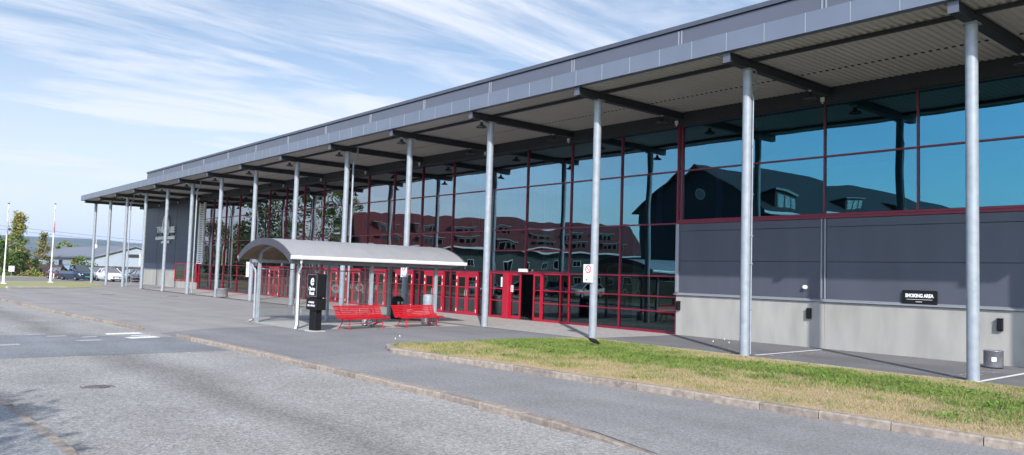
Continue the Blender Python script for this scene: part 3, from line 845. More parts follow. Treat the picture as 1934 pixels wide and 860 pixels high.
b.build('print', M['grey_text'], t)
t = thing('door_notice', 'small pale notice on the sliding door leaf', 'notice', (-29.1, 24.69, 1.2))
b = MB(); b.box(-29.27,-29.08,24.685,24.695,1.30,1.62); b.build('paper', M['whitebox'], t)
b = MB()
for z in (1.36,1.44,1.52): b.box(-29.24,-29.11,24.681,24.685,z,z+.03)
b.build('print', M['grey_text'], t)

# metal bin by the wall
def metal_bin(name, label, loc, r_, h, m, face=True, ry=.0):
    t = thing(name, label, 'bin', loc)
    b = MB(); b.lathe([(r_*.96,.03),(r_,.05),(r_,h*.96),(r_*1.02,h*.965),(r_*1.02,h),(r_*.9,h),(r_*.9,h*.7),(0,h*.68)], 28)
    b.lathe([(0,.035),(r_*.96,.03)], 28); b.build('drum', M[m], t, (0,0,0))
    b = MB()
    for a in (.4, 2.5, 4.6): b.box(r_*.8*math.cos(a)-.03, r_*.8*math.cos(a)+.03, r_*.8*math.sin(a)-.03, r_*.8*math.sin(a)+.03, 0, .04)
    b.build('foot', M['blackmatt'], t, (0,0,0))
    if face:
        a = rad(-68); d = Vector((math.cos(a), math.sin(a), 0)); s = Vector((-d.y, d.x, 0)); c0 = d*(r_*1.012) + Vector((0,0,h*.52))
        b = MB(); b.add([c0+s*(i*.055)+Vector((0,0,j*.055)) for i, j in ((-1,-1),(1,-1),(1,1),(-1,1))], [(0,1,2,3)]); b.build('sticker', M['white'], t, (0,0,0))
        c1_ = d*(r_*1.022) + Vector((0,0,h*.52))
        b = MB()
        for i in (-.03, 0, .03): b.add([c1_+s*(i+p*.009)+Vector((0,0,qz*.028)) for p, qz in ((-1,-1),(1,-1),(1,1),(-1,1))], [(0,1,2,3)])
        b.build('print', M['grey_text'], t, (0,0,0))
    return t
metal_bin('metal_bin', 'round metal bin with white sticker standing at the concrete wall', (-7.93, 23.62, 0), .235, .47, 'bin')
metal_bin('metal_bin', 'round grey concrete bin at the foot of a distant column', (X0-48+.75, 19.95, 0), .40, .60, 'bin_concrete', False)

# manhole covers
for lab, x, y, r_, z in (('iron manhole cover in the pale road surface', -15.16, 3.5, .21, -.086), ('rusty manhole cover in the plaza farther from the hall', -57.7, 13.65, .42, .002), ('rusty manhole cover in the plaza nearer the columns', -55.6, 17.1, .40, .002)):
    b = MB(); b.lathe([(0,z+.008),(r_*.9,z+.008),(r_*.92,z+.002),(r_*.95,z+.002),(r_*.96,z+.010),(r_,z+.010),(r_,z-.01)], 28, (x,y,0))
    for i in range(-3,4): b.box(x-r_*.6, x+r_*.6, y+i*.08-.012, y+i*.08+.012, z+.006, z+.013)
    tag(b.build('manhole_cover', M['rust'], None, (x,y,0)), lab, 'manhole', 'manhole covers in the paving')
t = None

# ================================================================ shelter
SX0, SX1, SY0, SY1 = -29.42, -25.97, 12.2, 18.0
sh = thing('shelter', 'open glass sided shelter with curved grey metal roof', 'shelter', (-27.7, 15.1, 0))
def arc(x): # roof height above ground along X
    t_ = (x+27.75)/2.32
    return 2.52 + .64*(math.sqrt(max(0, 1.30**2 - t_*t_)) - math.sqrt(1.30**2-1))/(1.30-math.sqrt(1.30**2-1))
xs = [-30.07 + 4.64*i/24 for i in range(25)]
b = MB(); vs = []; fs = []
for x in xs:
    for y in (11.62, 19.05): vs.append((x, y, arc(x)))
for i in range(24): fs.append((2*i, 2*i+1, 2*i+3, 2*i+2))
b.add(vs, fs, 0, True)
for y in np.arange(11.62, 19.1, .53)[1:-1]:
    for i in range(24): b.bar((xs[i],y,arc(xs[i])+.002),(xs[i+1],y,arc(xs[i+1])+.002),.012,.012)
b.build('roof', M['shroof'], sh)
b = MB(); vs = []; fs = []
for x in xs:
    for y in (11.66, 19.0): vs.append((x*.985-27.75*.015, y, arc(x)-.13))
for i in range(24): fs.append((2*i, 2*i+2, 2*i+3, 2*i+1))
b.add(vs, fs, 0, True); b.build('ceiling', M['shunder'], sh)
for y0, y1 in ((11.60,11.65),(19.0,19.06)):
    b = MB(); vs = []; fs = []
    for x in xs:
        z = arc(x)
        for yy, zz in ((y0,z+.012),(y1,z+.012),(y1,z-.24),(y0,z-.24)): vs.append((x, yy, zz))
    for i in range(24):
        for k in range(4): fs.append((4*i+k, 4*i+(k+1) % 4, 4*i+4+(k+1) % 4, 4*i+4+k))
    fs += [(0,1,2,3),(99,98,97,96)]
    b.add(vs, fs); b.build('fascia', M['shfascia'], sh)
for x, s in ((-25.43,1),(-30.07,-1)):
    b = MB(); b.prism([(x-.04*s,2.53),(x+.09*s,2.53),(x+.10*s,2.47),(x+.07*s,2.41),(x-.02*s,2.40),(x-.06*s,2.44)], 11.62, 19.05, 'y'); b.build('gutter', M['white'], sh)
for x in (SX0, SX1):
    b = MB(); b.box(x-.05, x+.05, 11.9, 18.8, 2.28, 2.40); b.build('edge_beam', M['galv'], sh)
for y in (12.2,15.1,18.0):
    b = MB()
    for i in range(4, 20): b.bar((xs[i],y,arc(xs[i])-.2),(xs[i+1],y,arc(xs[i+1])-.2),.08,.10)
    b.bar((SX0,y,2.32),(xs[4],y,arc(xs[4])-.2),.08,.1); b.bar((SX1,y,2.32),(xs[20],y,arc(xs[20])-.2),.08,.1)
    b.build('arch_rib', M['galv'], sh)
    for x in (SX0, SX1):
        b = MB(); b.bbox(x-.06, x+.06, y-.06, y+.06, .012, 2.28, .012); b.box(x-.1, x+.1, y-.1, y+.1, 0, .014); b.build('post', M['galv'], sh)
for x, s in ((SX1+.16, 1), (SX0-.16, -1)):
    b = MB()
    b.tube([(x+.32*s, 12.05, 2.42),(x+.32*s, 12.05, 2.30),(x+.26*s, 12.08, 2.18),(x+.02*s, 12.12, 1.98),(x, 12.13, 1.86),(x, 12.13, .16),(x+.03*s, 12.10, .08),(x+.14*s, 12.02, .05)], .042, 10)
    b.build('downpipe', M['white' if s > 0 else 'galv'], sh)
for x in (SX0,):
    for y0, y1 in ((12.28,15.02),(15.18,17.92)):
        b = MB(); b.quad((x,y0,.25),(x,y1,.25),(x,y1,2.05),(x,y0,2.05)); g = b.build('glass_panel', M['shelterglass'], sh)
        b = MB()
        b.box(x-.02, x+.02, y0, y1, 2.03, 2.07)
        b.box(x-.02,x+.02,(y0+y1)/2-.012,(y0+y1)/2+.012,.27,2.03)
        b.build('glazing_bar', M['galv'], sh)
for y, z in ((15.45,1.33),(16.55,1.39)):
    b = MB(); n = 28; vs = []
    for i in range(n):
        a = 2*math.pi*i/n
        vs += [(SX0+.006, y+.185*math.cos(a), z+.175*math.sin(a)), (SX0+.006, y+.11*math.cos(a), z+.10*math.sin(a))]
    b.add(vs, [(2*i, 2*i+1, (2*i+3) % (2*n), (2*i+2) % (2*n)) for i in range(n)])
    b.bar((SX0+.006,y+.04,z-.08),(SX0+.006,y+.18,z-.2),.003,.05)
    b.build('sticker', M['letter'], sh)

# ribbed pedestal bins by the shelter
def ribbed(name, label, loc, r_, h, nr):
    t = thing(name, label, 'bin', loc, 0, 'ribbed grey bins under the benches')
    b = MB(); pf = [(0,.0),(r_*.8,.0)]
    for i in range(nr):
        z = .02 + (h-.04)*i/nr; dz = (h-.04)/nr
        pf += [(r_*.82, z), (r_, z+dz*.2), (r_, z+dz*.6), (r_*.82, z+dz*.85)]
    pf += [(r_*.8,h),(r_*.66,h),(r_*.6,h*.6),(0,h*.58)]
    b.lathe(pf, 24); b.build('body', M['bin'], t, (0,0,0))
    b = MB(); b.lathe([(r_*.58,h*.62),(r_*.64,h+.01),(r_*.7,h+.012),(r_*.72,h)], 24); b.build('liner', M['blackmatt'], t, (0,0,0))
ribbed('ribbed_bin', 'ribbed grey bin behind the bench nearest the black hotel pylon', (-26.75,15.35,0), .14, .36, 5)
ribbed('ribbed_bin', 'ribbed grey bin under the red bench farther from the pylon', (-26.85,18.2,0), .20, .42, 5)
t = thing('litter_bin', 'black litter bin with pale stickers behind the red benches', 'bin', (-30.2, 18.9, 0))
b = MB(); b.lathe([(0,.0),(.26,.0),(.28,.04),(.28,.82),(.26,.92),(.16,1.0),(.0,1.02)], 24); b.build('body', M['black'], t, (0,0,0))
b = MB()
for dy in (-.1,.08): b.box(.275,.288,dy-.05,dy+.05,.66,.78)
b.build('sticker', M['whitebox'], t, (0,0,0))
b = MB(); b.box(.2,.275,-.12,.12,.84,.90); b.build('slot', M['gap'], t, (0,0,0))
t = thing('standing_ashtray', 'silver cylinder ashtray bin by the glass doors behind the shelter', 'ashtray', (-33.2, 22.6, 0))
b = MB(); b.lathe([(0,.02),(.25,.02),(.26,.04),(.26,.92),(.24,.98),(.14,1.02),(0,1.02)], 24); b.build('body', M['galv'], t, (0,0,0))
b = MB(); b.lathe([(.20,0),(.27,0),(.27,.03),(.2,.03)], 24); b.build('base', M['blackmatt'], t, (0,0,0))

# black hotel pylon
py = thing('hotel_pylon', 'black pylon sign with white e emblem and white lettering on square post', 'sign', (-24.7, 12.25, 0), rad(4))
def pb(mb, name, m): return mb.build(name, m, py, (0,0,0))
b = MB(); b.bbox(-.28,.28,-.22,.26,.0,.035,.01); pb(b, 'footing', M['slab'])
b = MB(); b.bbox(-.20,.20,-.10,.14,.035,.75,.01); pb(b, 'post', M['black'])
b = MB(); b.bbox(-.33,.33,-.16,.20,.72,1.10,.008); pb(b, 'lower_box', M['black'])
b = MB(); b.box(-.2,.2,-.1,.14,1.10,1.14); pb(b, 'spacer', M['gap'])
b = MB(); b.bbox(-.32,.32,-.16,.20,1.14,1.93,.008); pb(b, 'upper_box', M['black'])
b = MB()
for x0, x1, z0, z1 in ((-.30,.30,1.17,1.178),(-.30,.30,1.894,1.902),(-.30,-.292,1.178,1.894),(.292,.30,1.178,1.894)): b.box(x0,x1,-.163,-.1605,z0,z1)
pb(b, 'border_line', M['grey_text'])
def ptxt(body, size, z, bold, sx=1, shear=0, x=0, name='lettering'):
    o = text_obj(name, body, size, M['letter'], None, (0,0,0), .002, bold, sx, shear=shear)
    o.parent = py; o.location = (x, -.164, z)
ptxt('e', .50, 1.70, .009, .95, .12, name='emblem')
ptxt('Clarion', .17, 1.42, .004, .80)
ptxt('Hotel', .17, 1.27, .004, .80)
ptxt('CONGRESS', .085, .97, .001, .85)
ptxt('OSLO AIRPORT', .085, .86, .001, .85)

# red benches
def bench(label, loc, rz, ln):
    """local x along the length, sitter faces -y"""
    t = thing('red_bench', label, 'bench', loc, rz, 'red slatted benches by the shelter')
    h = ln/2
    prof = [(-.33,.375),(-.265,.405),(-.19,.412),(-.115,.405),(-.04,.392),(.03,.392),(.085,.425),(.12,.485),(.15,.55),(.18,.615),(.212,.68),(.25,.745),(.30,.80)]
    for i, (y, z) in enumerate(prof):
        a_ = Vector(prof[max(i-1,0)]); c_ = Vector(prof[min(i+1,len(prof)-1)]); tn = (c_-a_).normalized()
        b = MB(); b.bar((-h, y, z), (h, y, z), .046, .022, 0, (0, -tn.y, tn.x)); b.build('seat_slat' if i < 6 else 'back_slat', M['bench'], t, (0,0,0))
    for s in (-1, 1):
        x = s*(h-.28)
        b = MB(); b.tube([(x-.02*s,-.27,.0),(x-.02*s,-.25,.2),(x,-.29,.37)], .018, 8); b.box(x-.05,x+.05,-.32,-.24,0,.012); b.build('leg', M['bench'], t, (0,0,0))
        b = MB(); b.tube([(x,.26,.0),(x,.10,.22),(x,.08,.36)], .018, 8); b.box(x-.05,x+.05,.22,.30,0,.012); b.build('leg', M['bench'], t, (0,0,0))
        b = MB(); b.bar((x,-.33,.352),(x,.06,.362),.03,.03); b.bar((x,.06,.365),(x,.30,.77),.03,.03); b.tube([(x,-.25,.19),(x,.12,.20)],.012,8); b.build('bench_frame', M['bench'], t, (0,0,0))
    b = MB(); b.tube([(-h+.28,-.08,.19),(h-.28,-.08,.19)], .012, 8); b.build('stretcher', M['bench'], t, (0,0,0))
    return t
bench('red slatted bench standing right beside the black pylon', (-25.38, 14.42, 0), rad(90+14), 2.25)
bench('red slatted bench farther from the black pylon, nearer the glass doors', (-25.62, 16.98, 0), rad(90+9), 2.2)

# ================================================================ lawn
def fld(x, y):
    """share of living green in the sward, 0 straw .. 1 lush"""
    n1 = noise.noise((x*.22, y*.5, 1.3)); n2 = noise.noise((x*.9, y*1.4, 4.1)); n3 = noise.noise((x*2.6, y*3.0, 7.7))
    band = math.exp(-((y-16.0-.05*(x+10))/1.9)**2)
    g_ = .05 + .70*band + .62*n1 + .50*n2 + .40*n3
    if y < 13.2: g_ += .24*math.exp(-((x+9.5)/2.4)**2)*math.exp(-((y-12.6)/.5)**2)
    if x < -13: g_ += .28*min(1, (-13-x)/3)
    return max(0, min(1, g_))
def lawn_front(x):
    L_ = [(14,12.45),(4,12.2),(-3.58,11.83),(-8.74,11.65),(-13,11.35),(-17.9,10.95),(-18.6,11.4)]
    for (x0, y0), (x1, y1) in zip(L_[:-1], L_[1:]):
        if x1 <= x <= x0: return y0 + (y1-y0)*(x0-x)/(x0-x1)
    return 12.4
def lawn_back(x): return 19.2 if x > -12.7 else 19.3 + (-12.7-x)*.043
def hump(x, y):
    return .105 + .03*noise.noise((x*.5, y*.5, 0)) - .05*max(0, (y-18.0)/1.4) 
lm, lnt, lb, _ = new_mat('lawn_turf')
at_ = lnt.nodes.new('ShaderNodeVertexColor'); at_.layer_name = 'turf'
lnz = lnt.nodes.new('ShaderNodeTexNoise'); lnz.inputs['Scale'].default_value = 45; lnz.inputs['Detail'].default_value = 4
lg = lnt.nodes.new('ShaderNodeNewGeometry'); lnt.links.new(lg.outputs['Position'], lnz.inputs['Vector'])
lmr = lnt.nodes.new('ShaderNodeMapRange'); lmr.inputs['To Min'].default_value = .45; lmr.inputs['To Max'].default_value = 1.5; lnt.links.new(lnz.outputs['Fac'], lmr.inputs['Value'])
lmx = lnt.nodes.new('ShaderNodeVectorMath'); lmx.operation = 'SCALE'; lnt.links.new(at_.outputs['Color'], lmx.inputs[0]); lnt.links.new(lmr.outputs['Result'], lmx.inputs['Scale'])
lnt.links.new(lmx.outputs[0], lb.inputs['Base Color']); lb.inputs['Roughness'].default_value = .95
b = MB(); nx, ny = 220, 54; vs = []; cols = []
for i in range(nx+1):
    x = 10 - i*(28.65/nx)
    y0, y1 = lawn_front(x), lawn_back(x)
    for j in range(ny+1):
        y = y0 + (y1-y0)*j/ny
        z = hump(x, y)*min(1, .65+ (y-y0)*1.0)*min(1, max(.25,(y1-y)*1.5))
        vs.append((x, y, z)); g_ = fld(x, y)
        cols.append([a*(1-g_)+c_*g_ for a, c_ in zip((.36,.27,.165), (.10,.145,.03))] + [1])
fs = [(i*(ny+1)+j, (i+1)*(ny+1)+j, (i+1)*(ny+1)+j+1, i*(ny+1)+j+1) for i in range(nx) for j in range(ny)]
b.add(vs, fs, 0, True); lawn = b.build('lawn', lm); struct(lawn)
ca = lawn.data.color_attributes.new('turf', 'FLOAT_COLOR', 'POINT'); ca.data.foreach_set('color', np.array(cols, dtype=np.float32).ravel())
def lawn_z(x, y):
    y0, y1 = lawn_front(x), lawn_back(x)
    return hump(x, y)*min(1, .65+(y-y0))*min(1, max(.25,(y1-y)*1.5))

def blades_mesh(name, P_, H_, W_, mi, mats, lean=.5):
    """many single-triangle blades"""
    n = len(P_); az = rng.uniform(0, 2*np.pi, n)
    s = np.stack([np.cos(az), np.sin(az), np.zeros(n)], 1)
    la = rng.uniform(0, 2*np.pi, n); lv_ = rng.uniform(.1, 1, n)*lean
    tip = P_ + np.stack([np.cos(la)*lv_*H_, np.sin(la)*lv_*H_, H_], 1)
    V = np.empty((n, 3, 3)); V[:,0] = P_ - s*W_[:,None]/2; V[:,1] = P_ + s*W_[:,None]/2; V[:,2] = tip
    me = bpy.data.meshes.new(name); me.vertices.add(3*n); me.vertices.foreach_set('co', V.ravel().astype(np.float32))
    me.loops.add(3*n); me.loops.foreach_set('vertex_index', np.arange(3*n, dtype=np.int32))
    me.polygons.add(n); me.polygons.foreach_set('loop_start', np.arange(0, 3*n, 3, dtype=np.int32)); me.polygons.foreach_set('loop_total', np.full(n, 3, dtype=np.int32))
    for m_ in mats: me.materials.append(m_)
    me.polygons.foreach_set('material_index', np.array(mi, dtype=np.int32)); me.update(calc_edges=True); me.validate()
    o = bpy.data.objects.new(name, me); COL.objects.link(o); return o
P_, H_, W_, mi = [], [], [], []
R_ = random.Random(3)
cnt = 0
while cnt < 170000:
    t_ = R_.random(); x = -2.2 - 16.4*t_**.85
    y0, y1 = lawn_front(x), lawn_back(x)
    y = y0 + .02 + (y1-y0-.03)*R_.random()
    if y0 + .55 > y and R_.random() > .25 + (y-y0)/.75: continue
    g_ = fld(x, y); cnt += 1
    P_.append((x, y, lawn_z(x, y)-.005))
    rr = R_.random()
    if rr < g_*.9: k = 1 if R_.random() < .55 else 2
    elif rr < g_*.9 + .18: k = 3
    else: k = 0
    mi.append(k); tf = max(0, noise.noise((x*3.1, y*3.1, 9)))
    H_.append(R_.uniform(.02, .06)*(1+.7*g_+.8*tf)*(.8 if k == 0 else 1)); W_.append(R_.uniform(.007, .015))
o = blades_mesh('grass', np.array(P_), np.array(H_), np.array(W_), mi, [M['straw'], M['blade'], M['blade_d'], M['blade_y']], .9)
tag(o, 'short mown grass with straw patches on the lawn', 'grass', kind='stuff')
# low broad leaves (clover, plantain) in the greener middle
b = MB(); R_ = random.Random(5)
for _ in range(1100):
    x = -2.5 - 15*R_.random(); y0, y1 = lawn_front(x), lawn_back(x); y = y0 + (y1-y0)*R_.uniform(.08,.95)
    if fld(x, y) < .52: continue
    for q_ in range(R_.randint(5, 14)):
        px, pyy = x + R_.gauss(0,.12), y + R_.gauss(0,.09)
        if pyy < lawn_front(px)+.05 or pyy > lawn_back(px)-.05: continue
        z = lawn_z(px, pyy) + R_.uniform(.02,.085); s = R_.uniform(.018,.038); a = R_.uniform(0, 6.28)
        d = Vector((math.cos(a), math.sin(a), R_.uniform(-.3,.5)))*s; e = Vector((-math.sin(a), math.cos(a), R_.uniform(-.4,.4)))*s*.7
        c_ = Vector((px, pyy, z)); b.add([c_-d, c_-e, c_+d, c_+e], [(0,1,2,3)])
o = b.build('clover', M['clover']); tag(o, 'bright green clover patches in the lawn', 'clover', kind='stuff')
# dry leaves and grit along the kerbs
b = MB()
for _ in range(420):
    t_ = R_.random()
    if R_.random() < .6: x = -3.6 - 14.0*t_; y = lawn_front(x) - .16 - abs(R_.gauss(0,.10)); z = .006
    else: x = -7 - 12*t_; y = lerp_back(x) - .03 - abs(R_.gauss(0,.08)); z = -.078
    cl_ = noise.noise((x*1.1, 3, 1)); 
    if cl_ < 0: continue
    s = R_.uniform(.010,.024); a = R_.uniform(0,6.28); c_ = Vector((x,y,z+.004)); d = Vector((math.cos(a),math.sin(a),.35))*s; e = Vector((-math.sin(a),math.cos(a),.1))*s*.6
    b.add([c_-d, c_-e, c_+d, c_+e], [(0,1,2,3)])
o = b.build('fallen_leaves', mat('dry_leaf', (.32,.15,.07), .9, 0, .35, 20)); tag(o, 'dry brown leaves scattered along the kerbs', 'leaves', kind='stuff')

# tall weeds with white heads beside the column at the lawn edge
def weed(name, label, x, y, hs, head):
    t = thing(name, label, 'weed', (x, y, lawn_z(x, y) if y < 19.2 else 0), 0, 'weeds in the lawn')
    st = MB(); hd = MB(); lf = MB(); R2 = random.Random(int(abs(x*100)))
    for h in hs:
        dx, dy = R2.gauss(0,.06), R2.gauss(0,.05); top = (dx*1.8, dy*1.8, h)
        st.tube([(dx*.4,dy*.4,0),(dx,dy,h*.5),top], [.005,.004,.003], 5)
        if head == 'white':
            for _ in range(9):
                a = R2.uniform(0,6.28); r_ = R2.uniform(0,.022); c_ = Vector((top[0]+r_*math.cos(a), top[1]+r_*math.sin(a), h+R2.uniform(-.01,.02)))
                hd.lathe([(0,-.009),(.009,0),(0,.009)], 6, c_)
        else: hd.lathe([(0,-.008),(.018,0),(.015,.008),(0,.01)], 10, top)
        for q_ in range(4):
            z = h*R2.uniform(.05,.6); a = R2.uniform(0,6.28); c_ = Vector((dx,dy,z)); d = Vector((math.cos(a),math.sin(a),.4))*.09; e = Vector((-math.sin(a),math.cos(a),0))*.014
            lf.add([c_, c_+d*.5-e, c_+d, c_+d*.5+e], [(0,1,2,3)])
    st.build('stem', M['blade_d'], t, (0,0,0)); lf.build('leaf', M['blade'], t, (0,0,0))
    hd.build('flower_head', M['white'] if head == 'white' else mat('dandelion', (.75,.45,.01), .7, 0, .1, 9), t, (0,0,0))
weed('weed', 'weed with white heads left of the second column by the lawn edge', -13.45, 18.95, (.42,.34), 'white')
weed('weed', 'white headed weed close to the foot of the second column', -13.0, 19.0, (.35,), 'white')
weed('weed', 'tall dry weed with white head at the left corner of the lawn', -18.1, 11.3, (.28,.2), 'white')
weed('dandelion', 'yellow dandelion near the front kerb of the lawn', -10.4, 11.95, (.10,), 'yellow')

# dark bird pecking in the grass
bx_, by_ = -15.95, 16.62
bd = thing('bird', 'small dark bird bent down pecking in the grass', 'bird', (bx_, by_, lawn_z(bx_, by_)), rad(38))
def skin(name, verts, edges, radii, m, parent, loc=(0,0,0), lv=2):
    me = bpy.data.meshes.new(name); me.from_pydata(verts, edges, [])
    o = bpy.data.objects.new(name, me); COL.objects.link(o)
    sk = o.modifiers.new('s', 'SKIN'); sb = o.modifiers.new('d', 'SUBSURF'); sb.levels = lv; sb.render_levels = lv
    for i, rr_ in enumerate(radii):
        sv = me.skin_vertices[0].data[i]; sv.radius = rr_ if hasattr(rr_, '__len__') else (rr_, rr_); sv.use_root = (i == 0)
    bpy.context.view_layer.update()
    dg = bpy.context.evaluated_depsgraph_get(); m2 = bpy.data.meshes.new_from_object(o.evaluated_get(dg))
    COL.objects.unlink(o); bpy.data.objects.remove(o)
    m2.materials.clear(); m2.materials.append(m)
    for pg in m2.polygons: pg.use_smooth = True
    o2 = bpy.data.objects.new(name, m2); COL.objects.link(o2); o2.parent = parent; o2.location = loc; return o2
plum = mat('bird_plumage', (.012,.0115,.012), .8, 0, .2, 30, spec=.15)
# x forward
skin('body', [(0,0,.16),(.08,0,.14),(.14,0,.10),(.175,0,.065),(-.08,0,.19),(-.15,0,.235),(-.27,0,.285)], [(0,1),(1,2),(2,3),(0,4),(4,5),(5,6)],
     [(.058,.062),(.058,.062),(.036,.04),(.034,.036),(.046,.046),(.03,.018),(.034,.008)], plum, bd)
b = MB(); b.lathe([(.012,0),(.009,.02),(.001,.05)], 8, (0,0,0)); bk_ = b.build('beak', mat('beak', (.10,.08,.04), .5, 0, 0), bd, (0,0,0)); bk_.location = (.195,0,.055); bk_.rotation_euler = (0, rad(135), 0)
for s in (-1, 1):
    b = MB(); b.tube([(0,s*.03,.12),(-.01,s*.032,.06),(.005,s*.033,.0)], .006, 6)
    for a in (-.5,0,.5): b.tube([(.005,s*.033,.004),(.035,s*.033+.03*a,.003)], .004, 5)
    b.build('leg', mat('bird_leg', (.05,.045,.04), .6, 0, 0), bd, (0,0,0))
    b = MB(); b.add([(.08,s*.058,.17),(-.02,s*.066,.15),(-.17,s*.03,.235),(-.06,s*.045,.215),(.04,s*.05,.205)], [(0,1,2,3,4)]); b.add([(.08,s*.066,.17),(-.02,s*.074,.15),(-.17,s*.036,.235),(-.06,s*.053,.215),(.04,s*.058,.205)], [(0,1,2,3,4)]); b.build('wing', plum, bd, (0,0,0))

# ================================================================ trees, shrubs
def tree(name, label, cat, loc, H, R, nleaf, ls, mats, base=.25, trunk=.16, tm='bark', shape='round', seed=1, group='trees', clumps=26, flat=1.0):
    Rr = random.Random(seed); t = thing(name, label, cat, loc, 0, group)
    tr = MB(); lean = (Rr.gauss(0,.02)*H, Rr.gauss(0,.02)*H)
    tr.tube([(0,0,-.1),(lean[0]*.3,lean[1]*.3,H*.3),(lean[0]*.7,lean[1]*.7,H*.65),(lean[0],lean[1],H*.93)], [trunk*1.25,trunk*.9,trunk*.5,trunk*.12], 9)
    cs = []
    for i in range(clumps):
        h = base + (1-base)*((i+.5)/clumps)
        if shape == 'cone': rr = R*(1-((h-base)/(1-base))**1.1)*.9+.05*R
        elif shape == 'bush': rr = R*math.sqrt(max(.03, 1-((h-.35)/.65)**2)) if h > .35 else R*.95
        else:
            k = (h-base)/(1-base); rr = R*math.sqrt(max(.02, 1-(2*k-.85)**2/1.35))
        a = Rr.uniform(0, 6.28); q_ = rr*math.sqrt(Rr.uniform(.15, 1))
        c_ = Vector((lean[0]*h + q_*math.cos(a), lean[1]*h + q_*math.sin(a), H*h))
        cs.append((c_, rr))
        if i % 2 == 0 and h < .95:
            z0 = H*max(base*.6, h-.18)
            tr.tube([(lean[0]*z0/H, lean[1]*z0/H, z0), Vector((lean[0]*h, lean[1]*h, z0)).lerp(c_, .55)+Vector((0,0,.05*H*.3)), c_], [trunk*.38*(1.1-h), trunk*.22*(1.1-h), trunk*.06], 6)
    tr.build('trunk', M[tm], t, (0,0,0))
    n = nleaf; idx = np.array([Rr.randrange(len(cs)) for _ in range(n)])
    C_ = np.array([c[0] for c in cs]); RR = np.array([max(.35*R, c[1]*.5)*(.55+.5*Rr.random()) for c in cs])
    g3 = rng.normal(0, .42, (n, 3)); g3[:,2] *= .75*flat
    Pn = C_[idx] + g3*RR[idx][:,None]
    Pn[:,2] = np.maximum(Pn[:,2], .05)
    d = rng.normal(0, 1, (n, 3)); d /= np.linalg.norm(d, axis=1)[:,None]
    e = rng.normal(0, 1, (n, 3)); e -= d*(d*e).sum(1)[:,None]; e /= np.linalg.norm(e, axis=1)[:,None]
    s = ls*rng.uniform(.6, 1.4, n)[:,None]
    V = np.empty((n, 4, 3)); V[:,0] = Pn-d*s; V[:,1] = Pn-e*s*.55; V[:,2] = Pn+d*s; V[:,3] = Pn+e*s*.55
    me = bpy.data.meshes.new('crown'); me.vertices.add(4*n); me.vertices.foreach_set('co', V.ravel().astype(np.float32))
    me.loops.add(4*n); me.loops.foreach_set('vertex_index', np.arange(4*n, dtype=np.int32)); me.polygons.add(n)
    me.polygons.foreach_set('loop_start', np.arange(0, 4*n, 4, dtype=np.int32)); me.polygons.foreach_set('loop_total', np.full(n, 4, dtype=np.int32))
    for m_ in mats: me.materials.append(M[m_])
    ci = np.array([Rr.randrange(len(mats)) for _ in cs]); mi_ = ci[idx]
    flip = rng.random(n) < .25; mi_ = np.where(flip, rng.integers(0, len(mats), n), mi_)
    me.polygons.foreach_set('material_index', mi_.astype(np.int32)); me.update(calc_edges=True)
    o = bpy.data.objects.new('crown', me); COL.objects.link(o); o.parent = t
    return t
G_T = 'trees beyond the car park'
tree('birch_tree', 'tall yellowing birch at the far left edge behind the flagpole', 'tree', (-137.6,19.6,-.15), 9.2, 2.7, 5200, .15, ['leaf_y','leaf_y','leaf_b','leaf'], .15, .16, 'birch', 'cone', 11, G_T, 40)
tree('leafy_tree', 'bushy green tree in front of the yellowing birch', 'tree', (-133.0,16.2,-.15), 5.2, 3.4, 4200, .15, ['leaf','leaf_d','leaf'], .08, .15, 'bark', 'bush', 12, G_T, 30)
tree('leafy_tree', 'dark green rounded bush beside the white box sign', 'bush', (-131.0,19.4,-.15), 3.3, 2.0, 2200, .13, ['leaf_d','leaf','leaf_d'], .05, .1, 'bark', 'bush', 13, G_T, 18)
tree('spruce_tree', 'grey green conical tree standing between the two flagpoles', 'tree', (-171.5,28.6,-.15), 7.6, 2.3, 3000, .16, ['leaf_b','leaf_d','leaf_b'], .05, .15, 'bark', 'cone', 14, G_T, 34)
tree('round_bush', 'rounded green and brown bush behind the dark van', 'bush', (-131.3,27.0,-.15), 3.0, 2.0, 2400, .13, ['leaf','leaf_y','leaf_d'], .05, .1, 'bark', 'bush', 15, G_T, 18)
tree('leafy_tree', 'small round tree showing above the warehouse roof', 'tree', (-268,51,-.15), 8.2, 3.6, 1500, .28, ['leaf','leaf_y'], .2, .15, 'bark', 'round', 16, G_T, 18)
# low growth along the fence
for i, (x, y, r_, h, lab) in enumerate([(-127.6,16.0,1.6,1.0,'low dark shrub left of the white box sign'),(-126.2,19.8,1.8,1.1,'low green shrub right of the white box sign'),(-125.8,22.8,1.5,.8,'low yellowish shrub at the fence behind the right flagpole'),(-127.4,14.0,1.8,1.3,'low brown shrub at the far left edge of the picture')]):
    tree('low_shrub', lab, 'shrub', (x,y,-.15), h, r_, 1100, .10, ['leaf_b','leaf_y','leaf','leaf_d'], .05, .05, 'bark', 'bush', 30+i, 'shrubs along the brown fence', 12)
